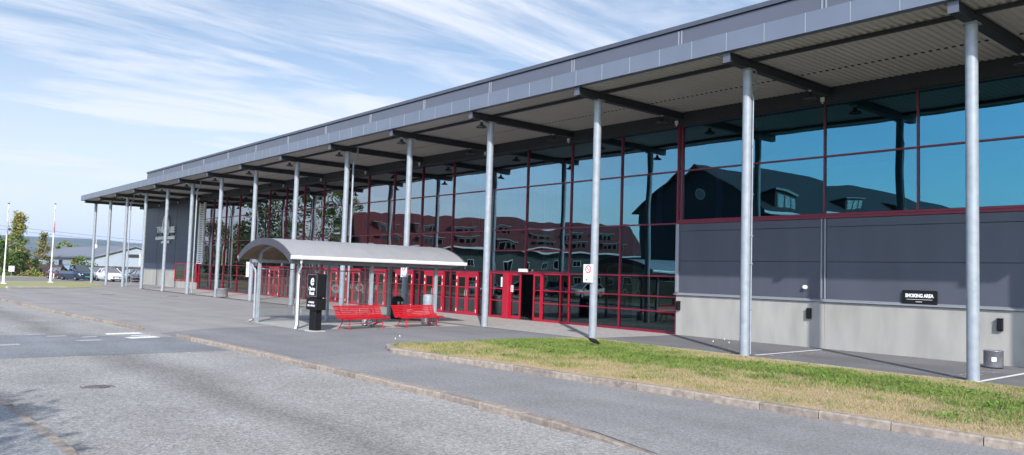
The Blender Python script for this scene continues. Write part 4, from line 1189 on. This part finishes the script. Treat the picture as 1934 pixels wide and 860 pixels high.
# trees across the street (they show in the glass) and the one that shades the near pavement
tree('street_tree', 'tall leafy tree mirrored in the glass left of the hotel gable', 'tree', (-125.7,-3.4,-.15), 15.5, 4.8, 7000, .20, ['leaf_d','leaf','leaf_d'], .12, .25, 'bark', 'round', 41, 'trees across the street', 46)
tree('street_tree', 'loose tall tree mirrored above the curved shelter roof', 'tree', (-117,-8.5,-.15), 17.5, 4.2, 4200, .19, ['leaf','leaf_d'], .2, .22, 'birch', 'round', 42, 'trees across the street', 40)
tree('street_tree', 'tree mirrored behind the red hotel gable', 'tree', (-150,-30,-.15), 21, 5.0, 4200, .24, ['leaf','leaf_b'], .2, .3, 'bark', 'round', 43, 'trees across the street', 40)
tree('street_tree', 'broad tree mirrored in the glass beside the pale slats', 'tree', (-150,-5.4,-.15), 10.5, 5.5, 4500, .24, ['leaf_d','leaf','leaf_y'], .1, .25, 'bark', 'round', 44, 'trees across the street', 40)
tree('street_tree', 'lower dark tree mirrored between the leftmost columns', 'tree', (-160,-14.7,-.15), 8.5, 5.5, 4000, .24, ['leaf_d','leaf_d','leaf'], .1, .25, 'bark', 'round', 45, 'trees across the street', 36)
tree('street_tree', 'dark tree mirrored low behind the shelter', 'tree', (-140,-13,-.15), 11, 5.0, 4200, .22, ['leaf_d','leaf'], .1, .25, 'bark', 'round', 46, 'trees across the street', 36)
tree('street_tree', 'roadside tree shading the near left pavement', 'tree', (-1.8,-7.9,0), 9.3, 2.2, 12000, .12, ['leaf','leaf_d'], .42, .14, 'bark', 'round', 47, 'trees across the street', 34)

# ================================================================ distant things at left
def flagpole(label, x, y, h, flagm):
    t = thing('flagpole', label, 'flagpole', (x,y,0), 0, 'white flagpoles on the grass strip')
    b = MB(); b.tube([(0,0,.0),(0,0,1.0)], [.12,.10], 14); b.box(-.22,.22,-.22,.22,-.05,.06); b.build('base', M['white'], t, (0,0,0))
    b = MB(); b.tube([(0,0,1.0),(0,0,h)], [.06,.035], 12); b.build('pole', M['white'], t, (0,0,0))
    b = MB(); b.lathe([(0,h+.14),(.07,h+.11),(.1,h+.05),(.06,h),(0,h-.01)], 12); b.build('finial', M['rust'], t, (0,0,0))
    # hanging flag : folded strip
    b = MB(); vs = []; fs = []; nz_, nu = 10, 12
    for i in range(nz_+1):
        z = h-.35 - i*(h*.3)/nz_
        for j in range(nu+1):
            u_ = j/nu; vs.append((.10+.20*u_*(.5+.5*i/nz_), .07*math.sin(u_*13+i*.4)*(.4+.6*i/nz_), z - .25*u_))
    for i in range(nz_):
        for j in range(nu): fs.append((i*(nu+1)+j, i*(nu+1)+j+1, (i+1)*(nu+1)+j+1, (i+1)*(nu+1)+j))
    b.add(vs, fs, 0, True); b.m = [1 if (k // nu) >= 6 and flagm else 0 for k in range(len(fs))]
    b.build('flag', [mat('flag_cloth', (.36,.34,.33), .9, 0, .1, 4), mat('flag_red', (.42,.20,.21), .9, 0, .1, 4)], t, (0,0,0))
    b = MB(); b.tube([(.12,.02,1.2),(.075,.02,h-.1)], .008, 5); b.build('rope', M['whitebox'], t, (0,0,0))
    return t
flagpole('white flagpole with limp pale flag nearest the left edge', -83.7, 11.1, 7.15, False)
flagpole('white flagpole with limp reddish flag left of the parked cars', -91.1, 16.1, 7.9, True)
t = thing('box_sign', 'small white box sign on a short post by the shrubs', 'sign', (-117.2,16.3,-.1))
b = MB(); b.bbox(-117.25,-117.1,16.0,16.62,.72,1.42,.01); b.build('panel', M['white'], t)
b = MB(); b.box(-117.2,-117.15,16.28,16.34,-.1,.72); b.build('post', M['galv'], t)
for i, (x, y, lab) in enumerate([(-108.6,19.5,'short white bollard farthest left beside the dark car'),(-107.6,20.3,'short white bollard left of the dark van wheel'),(-106.3,20.55,'short white bollard in front of the dark van')]):
    b = MB(); b.lathe([(0,.0),(.07,.0),(.07,.62),(.05,.68),(0,.69)], 12, (x,y,0)); tag(b.build('bollard', M['white'], None, (x,y,0)), lab, 'bollard', 'short white bollards')
# brown board fence
t = thing('board_fence', 'dark brown board fence behind the parked cars', 'fence', (-131.5,26,0))
b = MB(); A_ = Vector((-130.6,17.0,0)); B_ = Vector((-133.4,42.0,0)); n = 150; d = (B_-A_)/n
for i in range(n):
    p_ = A_ + d*i; h = 1.78 + .03*math.sin(i*2.1); b.bar(p_+Vector((0,0,h/2-.08)), p_+d*.9+Vector((0,0,h/2-.08)), .025, h)
b.build('boards', mat('brown_boards', (.075,.055,.048), .85, 0, .3, 2.0), t)
b = MB()
for i in range(0, n+1, 15):
    p_ = A_ + d*i + Vector((-.08,0,0)); b.box(p_.x-.05,p_.x+.05,p_.y-.05,p_.y+.05,-.1,1.75)
b.build('post', mat('fence_post', (.06,.045,.04), .85, 0, .2, 2), t)
# warehouse with pitched roof
wh = thing('warehouse', 'pale blue grey warehouse with dark low pitched roof behind the fence', 'building', (-160,38,0))
ga, gc = Vector((-154.6,34.1,0)), Vector((-145.8,44.5,0)); gd = (gc-ga); bd_ = Vector((-gd.y, gd.x, 0)).normalized()*-1
bd_ = Vector((-.87,-.05,0)).normalized()*42          # depth direction of the long side
ez, rz_ = 3.15, 5.05
def W(u_, v_, z): p_ = ga + gd*u_ + bd_*v_; return (p_.x, p_.y, z)
ga.z = 0
b = MB(); b.add([W(0,0,-.2),W(1,0,-.2),W(1,0,ez),W(.5,0,rz_),W(0,0,ez),W(0,1,-.2),W(1,1,-.2),W(1,1,ez),W(.5,1,rz_),W(0,1,ez)], [(0,1,2,3,4),(5,9,8,7,6),(0,4,9,5),(1,6,7,2)])
b.build('wall', mat('warehouse_wall', (.26,.30,.355), .7, 0, .06, .4), wh)
b = MB()
for (u0, u1) in ((-.05,.5),(1.05,.5)):
    z0 = ez-.12; b.add([W(u0,-.015,z0),W(u0,1.01,z0),W(u1,1.01,rz_+.1),W(u1,-.015,rz_+.1),W(u0,-.015,z0+.28),W(u0,1.01,z0+.28),W(u1,1.01,rz_+.35),W(u1,-.015,rz_+.35)], [(0,1,2,3),(4,7,6,5),(0,3,7,4),(0,4,5,1),(1,5,6,2)])
b.build('roof', mat('warehouse_roof', (.15,.16,.19), .6, .1, .1, .5), wh)
b = MB(); b.add([W(.42,-.003,3.3),W(.56,-.003,3.3),W(.56,-.003,3.85),W(.42,-.003,3.85)], [(0,1,2,3)]); b.build('window', M['gap'], wh)
b = MB(); 
for v_ in (.25,.5): b.add([W(-.004,v_,1.1),W(-.004,v_+.06,1.1),W(-.004,v_+.06,2.6),W(-.004,v_,2.6)], [(0,1,2,3)])
b.build('window', M['gap'], wh)
b = MB(); p_ = W(.42,.45,rz_); b.tube([(p_[0],p_[1],rz_-.2),(p_[0],p_[1],rz_+.7)], .35, 10); b.tube([(p_[0],p_[1],rz_+.7),(p_[0],p_[1],rz_+2.0)], .05, 6); b.build('roof_vent', M['whitebox'], wh)
# small shed roof glimpsed left of the warehouse
t = thing('shed', 'low dark shed with a pale roof edge beside the fence', 'building', (-141,23.5,0))
b = MB(); b.box(-145,-139.5,20.2,23.0,-.2,2.1); b.build('wall', mat('shed_wall', (.07,.07,.08), .85, 0, .1, 1), t)
b = MB(); b.prism([(19.9,2.60),(23.4,2.15),(23.4,2.25),(19.9,2.72)], -145.4,-139.0,'x'); b.build('roof', mat('shed_roof', (.55,.55,.56), .6, 0, .05, 1), t)
# overhead wires
for i, (za, zb_, lab) in enumerate([(8.6,5.9,'upper thin overhead wire crossing the sky at left'),(7.9,5.45,'lower thin overhead wire crossing the sky at left')]):
    b = MB(); pts = []
    A_ = Vector((-177,7,za+1.2)); B_ = Vector((-136,56,zb_-.9))
    for k in range(17):
        s_ = k/16; p_ = A_.lerp(B_, s_); p_.z -= .8*4*s_*(1-s_)*.3; pts.append(p_)
    b.tube(pts, .022, 5); tag(b.build('overhead_wire', M['blackmatt'], None, (-150,40,0)), lab, 'wire', 'overhead wires')
# steel trolley / stand by the cars
t = thing('trolley_stand', 'small grey steel frame stand beside the dark car', 'stand', (-94.4,25.0,0))
b = MB()
for dx in (-.25,.25):
    for dy in (-.45,.45): b.tube([(-94.4+dx,25+dy,0),(-94.4+dx,25+dy,1.05)], .022, 8)
for z in (.3,.62,1.05):
    for dx in (-.25,.25): b.tube([(-94.4+dx,24.55,z),(-94.4+dx,25.45,z)], .02, 8)
    for dy in (-.45,.45): b.tube([(-94.65,25+dy,z),(-94.15,25+dy,z)], .02, 8)
b.build('frame', M['galv'], t)
b = MB(); b.box(-94.64,-94.16,24.6,25.4,.60,.64); b.build('shelf', M['galv'], t)

# ---------------------------------------------------------------- cars
M['tyre'] = mat('tyre', (.012,.012,.012), .85, 0, 0); M['rim'] = mat('rim', (.35,.36,.38), .35, .7, 0)
M['carglass'] = glass_mat('car_glass', (.10,.13,.14), (.8,.9,1), (1,1,1), .12, .5, 0)
M['headlight'] = mat('headlight', (.75,.77,.80), .15, .2, 0); M['taillight'] = mat('taillight', (.45,.01,.015), .3, 0, 0)
M['plate'] = mat('number_plate', (.75,.75,.74), .5, 0, 0)
def paint(name, c):
    m_ = mat(name, c, .28, .0, 0); m_.node_tree.nodes['Principled BSDF'].inputs['Coat Weight'].default_value = .6; return m_
PAINT = {'white': paint('paint_white', (.74,.75,.77)), 'navy': paint('paint_navy', (.018,.028,.06)), 'maroon': paint('paint_maroon', (.07,.014,.022)), 'grey': paint('paint_grey', (.28,.29,.31)), 'blue': paint('paint_pale_blue', (.34,.44,.56)), 'black': paint('paint_black', (.016,.016,.02)), 'red': paint('paint_red', (.35,.02,.02))}
def car(label, loc, heading, kind, pc, plate='plate'):
    t = thing('parked_car', label, 'car', loc, heading, 'cars parked outside')
    ln, wd, ht, hood, belt, gc_ = {'suv': (4.75,1.93,1.63,1.02,1.02,.22), 'van': (4.9,1.90,1.86,1.06,1.10,.20), 'hatch': (4.2,1.78,1.47,.92,.93,.17)}[kind]
    f0, r0 = ln/2, -ln/2
    hw = wd/2
    # stations: x, half width, bottom z, belt z, roof z, roof half width
    if kind == 'van': cab = [(f0-.95,1.06,.74),(f0-1.75,ht-.03,.66),(f0-2.6,ht,.68),(r0+.25,ht-.04,.68),(r0+.05,belt+.02,.76)]
    elif kind == 'suv': cab = [(f0-1.15,1.04,.76),(f0-2.05,ht-.03,.60),(f0-2.8,ht,.62),(r0+.75,ht-.10,.58),(r0+.12,belt+.04,.70)]
    else: cab = [(f0-1.0,.95,.70),(f0-1.8,ht-.03,.56),(f0-2.4,ht,.58),(r0+.55,ht-.10,.56),(r0+.08,belt+.03,.66)]
    st = [(f0, hw*.70, .30, hood*.62, None, 0), (f0-.06, hw*.86, .22, hood*.74, None, 0), (f0-.30, hw*.97, gc_, hood*.90, None, 0), (cab[0][0]+.02, hw, gc_, hood, None, 0)]
    for x, zr, rw in cab: st.append((x, hw, gc_, belt, zr, rw))
    st.append((r0, hw*.88, .30, belt*.94, None, 0))
    b = MB(); rings = []
    for (x, h_, zb_, zt, zr, rw) in st:
        ring = [(x,-h_*.86,zb_),(x,-h_,zb_+.16),(x,-h_*1.0,(zb_+zt)*.55),(x,-h_*.955,zt),(x,-h_*.5,zt+.025),(x,0,zt+.035),(x,h_*.5,zt+.025),(x,h_*.955,zt),(x,h_,(zb_+zt)*.55),(x,h_,zb_+.16),(x,h_*.86,zb_)]
        rings.append(ring)
    vs = sum(rings, []); n = 11; fs = []
    for k in range(len(rings)-1):
        for i in range(n-1): fs.append((k*n+i, k*n+i+1, (k+1)*n+i+1, (k+1)*n+i))
        fs.append((k*n+n-1, k*n, (k+1)*n, (k+1)*n+n-1))
    fs += [tuple(range(n-1,-1,-1)), tuple(range((len(rings)-1)*n, len(rings)*n))]
    b.add(vs, fs, 0, True)
    # roof and pillars
    cb = cab; ro = []
    for x, zr, rw in cb[1:4]: ro += [(x,-rw,zr-.03),(x,-rw*.8,zr),(x,rw*.8,zr),(x,rw,zr-.03)]
    fr_ = []
    for k in range(2):
        for i in range(3): fr_.append((k*4+i, k*4+i+1, k*4+5+i, k*4+4+i))
    b.add(ro, fr_, 0, True)
    for s in (-1, 1):
        for (xa, za, wa), (xb_, zb2, wb) in (((cb[0][0],cb[0][1],cb[0][2]+.10),(cb[1][0],cb[1][1],cb[1][2])), ((cb[2][0]-.1,belt,hw*.93),(cb[2][0]-.1,cb[2][1]-.03,cb[2][2])), ((cb[4][0],belt,cb[4][2]+.05),(cb[3][0],cb[3][1],cb[3][2]))):
            b.bar((xa, s*wa, za-.02), (xb_, s*wb, zb2-.02), .07, .07)
        b.bar((cb[1][0],s*cb[1][2],cb[1][1]-.03),(cb[3][0],s*cb[3][2],cb[3][1]-.03),.05,.06)
    b.build('body', pc, t, (0,0,0))
    g = MB()
    c0_, c1_, c2_, c3_, c4_ = cb
    g.add([(c0_[0],-c0_[2]-.08,c0_[1]),(c0_[0],c0_[2]+.08,c0_[1]),(c1_[0],c1_[2],c1_[1]-.02),(c1_[0],-c1_[2],c1_[1]-.02)], [(0,1,2,3)])
    g.add([(c4_[0],-c4_[2],c4_[1]),(c4_[0],c4_[2],c4_[1]),(c3_[0],c3_[2],c3_[1]-.02),(c3_[0],-c3_[2],c3_[1]-.02)], [(0,1,2,3)])
    for s in (-1, 1):
        bw = hw*.94
        g.add([(c0_[0],s*(c0_[2]+.08),c0_[1]),(c1_[0],s*c1_[2],c1_[1]-.04),(c2_[0],s*c2_[2],c2_[1]-.04),(c3_[0],s*c3_[2],c3_[1]-.04),(c4_[0],s*c4_[2],c4_[1]),(c2_[0],s*bw,belt)], [(0,1,2,5),(5,2,3,4)])
    g.build('window_glass', M['carglass'], t, (0,0,0))
    wr = .36 if kind != 'hatch' else .32
    for x in (f0-.92, r0+.85):
        for s in (-1, 1):
            y = s*(hw-.10)
            wv = MB(); wv.lathe([(wr*.62,-.11),(wr*.95,-.115),(wr,-.08),(wr,.08),(wr*.95,.115),(wr*.62,.11)], 20, (x,y,wr), axis='y'); wo = wv.build('wheel', M['tyre'], t, (0,0,0))
            rv = MB(); rv.lathe([(0,.09*s),(wr*.2,.10*s),(wr*.55,.075*s),(wr*.64,.108*s)], 20, (x,y,wr), axis='y'); rv.build('rim', M['rim'], wo, (0,0,0))
    for s in (-1, 1):
        hb_ = MB(); hb_.add([(f0-.02,s*hw*.50,hood*.66),(f0-.22,s*hw*.93,hood*.70),(f0-.24,s*hw*.93,hood*.80),(f0-.05,s*hw*.50,hood*.735)], [(0,1,2,3)]); hb_.v = [(x+.035,y+s*.03,z+.012) for x,y,z in hb_.v]; hb_.build('headlight', M['headlight'], t, (0,0,0))
        tb = MB(); tb.box(r0-.02,r0+.10,s*hw*.66-.11,s*hw*.66+.11,belt*.70,belt*.90); tb.build('taillight', M['taillight'], t, (0,0,0))
        mb_ = MB(); mb_.bbox(c0_[0]-.32,c0_[0]-.14,s*(hw+.06)-.10,s*(hw+.06)+.10,belt+.02,belt+.17,.03); mb_.build('mirror', pc, t, (0,0,0))
    gr = MB(); gr.box(f0-.02,f0+.012,-hw*.42,hw*.42,hood*.42,hood*.64); gr.box(f0-.04,f0+.008,-hw*.7,hw*.7,.24,.36); gr.build('grille', M['blackmatt'], t, (0,0,0))
    p2 = MB(); p2.box(f0+.013,f0+.022,-.26,.26,.44,.55); p2.box(r0-.03,r0-.022,-.26,.26,.62,.73); p2.build('number_plate', M[plate], t, (0,0,0))
    return t
car('dark blue van with green number plate facing the camera', (-105.0,21.3,-.02), rad(14), 'van', PAINT['navy'], 'plate_green')
car('white SUV with big dark grille parked behind the thin columns', (-101.3,24.0,-.02), rad(4), 'suv', PAINT['white'])
car('dark maroon car half hidden behind the dark blue van', (-114.0,21.2,-.02), rad(16), 'hatch', PAINT['maroon'])
car('grey car between the dark blue van and the white SUV', (-109.5,24.4,-.02), rad(8), 'suv', PAINT['grey'])
car('pale blue car just right of the white SUV', (-105.5,27.6,-.02), rad(4), 'hatch', PAINT['blue'])
car('dark car showing its red tail lamp by the steel stand', (-101.5,27.4,-.02), rad(185), 'hatch', PAINT['maroon'])
# cars across the street, seen in the glass
for i, (x, y, kd, cl_, lab) in enumerate([(-70.9,-6.0,'hatch','blue','pale blue car across the street mirrored in the doors'),(-68.4,-8.6,'suv','black','black car across the street mirrored in the glass'),(-65.8,-11.6,'van','navy','dark van across the street mirrored beside the entrance'),(-63.2,-14.6,'suv','white','white car across the street mirrored right of the entrance')]):
    car(lab, (x,y,-.1), rad(80+i*3), kd, PAINT[cl_])

# ================================================================ hotel across the street (seen in the glass)
M['hotelwall'] = mat('hotel_wall', (.065,.085,.078), .8, 0, .1, .4); M['hotelblue'] = mat('hotel_timber', (.02,.026,.04), .8, 0, .15, 1.0, stretch=(3,3,.1)); M['tile'] = mat('roof_tile', (.105,.018,.015), .75, 0, .25, 1.5)
M['tile_dark'] = mat('roof_tile_dark', (.035,.02,.018), .75, 0, .25, 1.5)
M['hotel_trim'] = mat('hotel_trim', (.30,.31,.30), .6, 0, .05, 2)
M['pane_h'] = glass_mat('hotel_pane', (.05,.06,.06), (.9,.95,1), (1,1,1), .10, .3, 0)
def wing(label, P0, dirv, ln, depth, side, ez, rz_, wallm, roofm, rows, gable_m, dorm=True, dw=4.2, dstep=7.5, drows=2):
    """P0 front corner on the visible long wall, dirv along it, side = direction to the hidden wall"""
    t = thing('hotel_wing', label, 'building', (P0[0],P0[1],0), 0, 'hotel wings across the street')
    d = Vector((*dirv,0)).normalized(); s = Vector((*side,0)).normalized(); P0 = Vector((*P0,0))
    def Q(u_, v_, z): p_ = P0 + d*u_ + s*v_; return (p_.x, p_.y, z)
    b = MB(); h = depth/2
    b.add([Q(0,0,-.2),Q(ln,0,-.2),Q(ln,0,ez),Q(0,0,ez)], [(0,1,2,3)], 0)
    b.add([Q(0,depth,-.2),Q(ln,depth,-.2),Q(ln,depth,ez),Q(0,depth,ez)], [(0,1,2,3)], 0)
    for u_ in (0, ln): b.add([Q(u_,0,-.2),Q(u_,depth,-.2),Q(u_,depth,ez),Q(u_,h,rz_),Q(u_,0,ez)], [(0,1,2,3,4)], 1)
    b.build('wall', [wallm, gable_m], t)
    b = MB()
    sl = (rz_-ez)/h
    for v0, v1 in ((-.9,h),(depth+.9,h)):
        b.add([Q(-.9,v0,ez-.9*sl),Q(ln+.9,v0,ez-.9*sl),Q(ln+.9,v1,rz_),Q(-.9,v1,rz_),Q(-.9,v0,ez-.9*sl+.3),Q(ln+.9,v0,ez-.9*sl+.3),Q(ln+.9,v1,rz_+.3),Q(-.9,v1,rz_+.3)], [(0,1,2,3),(4,7,6,5),(0,4,5,1),(0,3,7,4),(1,5,6,2)])
    b.build('roof', roofm, t)
    b = MB(); b.add([Q(-.9,-.93,ez-.9*sl-.02),Q(ln+.9,-.93,ez-.9*sl-.02),Q(ln+.9,-.93,ez-.9*sl+.28),Q(-.9,-.93,ez-.9*sl+.28)], [(0,1,2,3)]); b.build('eaves_board', M['white'], t)
    for r_ in range(rows):
        z = .9 + r_*2.85
        u_ = 1.6
        while u_ < ln-2.4:
            wv = MB(); wv.add([Q(u_,-.03,z),Q(u_+1.5,-.03,z),Q(u_+1.5,-.03,z+1.35),Q(u_,-.03,z+1.35)], [(0,1,2,3)]); wo = wv.build('window', M['white'], t)
            pv = MB()
            for k in range(2): pv.add([Q(u_+.08+.7*k,-.05,z+.08),Q(u_+.72+.7*k,-.05,z+.08),Q(u_+.72+.7*k,-.05,z+1.27),Q(u_+.08+.7*k,-.05,z+1.27)], [(0,1,2,3)])
            pv.build('pane', M['pane_h'], wo)
            u_ += 3.6
    if dorm:
        for (zz, vv) in ((ez+.15, .25), (ez+2.3, 3.3))[:drows]:
            u_ = 2.5
            while u_ < ln-5:
                v0 = vv; zt = zz+1.5; v1 = min(h, v0 + 1.5/sl)
                dv = MB(); dv.add([Q(u_,v0,zz),Q(u_+4.2,v0,zz),Q(u_+4.2,v0,zt),Q(u_,v0,zt),Q(u_,v1,zt),Q(u_+4.2,v1,zt)], [(0,1,2,3),(3,2,5,4),(0,3,4),(1,5,2)]); do = dv.build('dormer', roofm, t)
                pv = MB(); pv.add([Q(u_-.25,v0-.18,zt),Q(u_+4.45,v0-.18,zt),Q(u_+4.45,v0-.18,zt+.14),Q(u_-.25,v0-.18,zt+.14),Q(u_-.25,v1,zt+.14),Q(u_+4.45,v1,zt+.14)], [(0,1,2,3),(3,2,5,4)])
                for k in range(3): pv.add([Q(u_+.3+1.25*k,v0-.03,zz+.25),Q(u_+1.4+1.25*k,v0-.03,zz+.25),Q(u_+1.4+1.25*k,v0-.03,zz+1.3),Q(u_+.3+1.25*k,v0-.03,zz+1.3)], [(0,1,2,3)])
                pv.build('dormer_trim', M['hotel_trim'], do)
                qv = MB()
                for k in range(3): qv.add([Q(u_+.38+1.25*k,v0-.06,zz+.33),Q(u_+1.32+1.25*k,v0-.06,zz+.33),Q(u_+1.32+1.25*k,v0-.06,zz+1.22),Q(u_+.38+1.25*k,v0-.06,zz+1.22)], [(0,1,2,3)])
                qv.build('pane', M['pane_h'], do)
                u_ += dstep
    # gable window at the front end
    b = MB(); p0 = Q(-.05, h, 0); n = 18; R0 = .75
    vs = [Q(-.05, h+R0*math.cos(2*math.pi*i/n), ez+1.6+R0*math.sin(2*math.pi*i/n)) for i in range(n)]
    b.add(vs, [tuple(range(n))]); go = b.build('window', M['white'], t)
    b = MB(); vs = [Q(-.08, h+.62*math.cos(2*math.pi*i/n), ez+1.6+.62*math.sin(2*math.pi*i/n)) for i in range(n)]; b.add(vs, [tuple(range(n))]); b.build('pane', M['pane_h'], go)
    return t
wing('red roofed hotel wing with rows of white dormers mirrored left of the entrance', (-124.6,-21.2), (.341,-.94), 56, 16, (-.94,-.341), 7.4, 13.1, M['hotelwall'], M['tile'], 2, M['hotelblue'])
wing('dark gabled hotel wing mirrored above the grey wall panels', (-48.8,-28), (.02,-1), 88, 18.2, (-1,-.02), 11.0, 16.4, M['hotelblue'], M['tile_dark'], 3, M['hotelblue'], True, 4.2, 15.0, 1)

# ================================================================ hills
hm = mat('hill_forest', (.030,.055,.035), .95, 0, .35, .004, var2=(.085,.10,.06))
b = MB(); nx, ny = 90, 14; vs = []
for i in range(nx+1):
    y = -3200 + i*90
    for j in range(ny+1):
        x = -2300 - j*190; k = j/ny
        h = 152*math.sin(min(1, k*1.15)*math.pi/2)**1.2*(.83+.22*noise.noise((y*.0006, 2.2, .5))+.12*noise.noise((y*.0022, x*.002, 1.5))) - 4
        vs.append((x, y, h))
fs = [(i*(ny+1)+j, i*(ny+1)+j+1, (i+1)*(ny+1)+j+1, (i+1)*(ny+1)+j) for i in range(nx) for j in range(ny)]
b.add(vs, fs, 0, True); struct(b.build('hills', hm))

# far wood at the foot of the hills
# ================================================================ haze
HAZE = .9e-4
if HAZE:
    hm2 = bpy.data.materials.new('haze_air'); hm2.use_nodes = True; nt3 = hm2.node_tree
    nt3.nodes.remove(nt3.nodes['Principled BSDF'])
    pv = nt3.nodes.new('ShaderNodeVolumePrincipled'); pv.inputs['Density'].default_value = HAZE; pv.inputs['Color'].default_value = (.50,.68,1.0,1); pv.inputs['Anisotropy'].default_value = 0.0
    nt3.links.new(pv.outputs[0], nt3.nodes['Material Output'].inputs['Volume'])
    b = MB(); b.box(-9200, 6200, -6200, 6200, -1.3, 260); hz_ = b.build('haze', hm2); hz_['kind'] = 'stuff'; hz_['label'] = 'thin bluish haze over the distance'; hz_['category'] = 'haze'
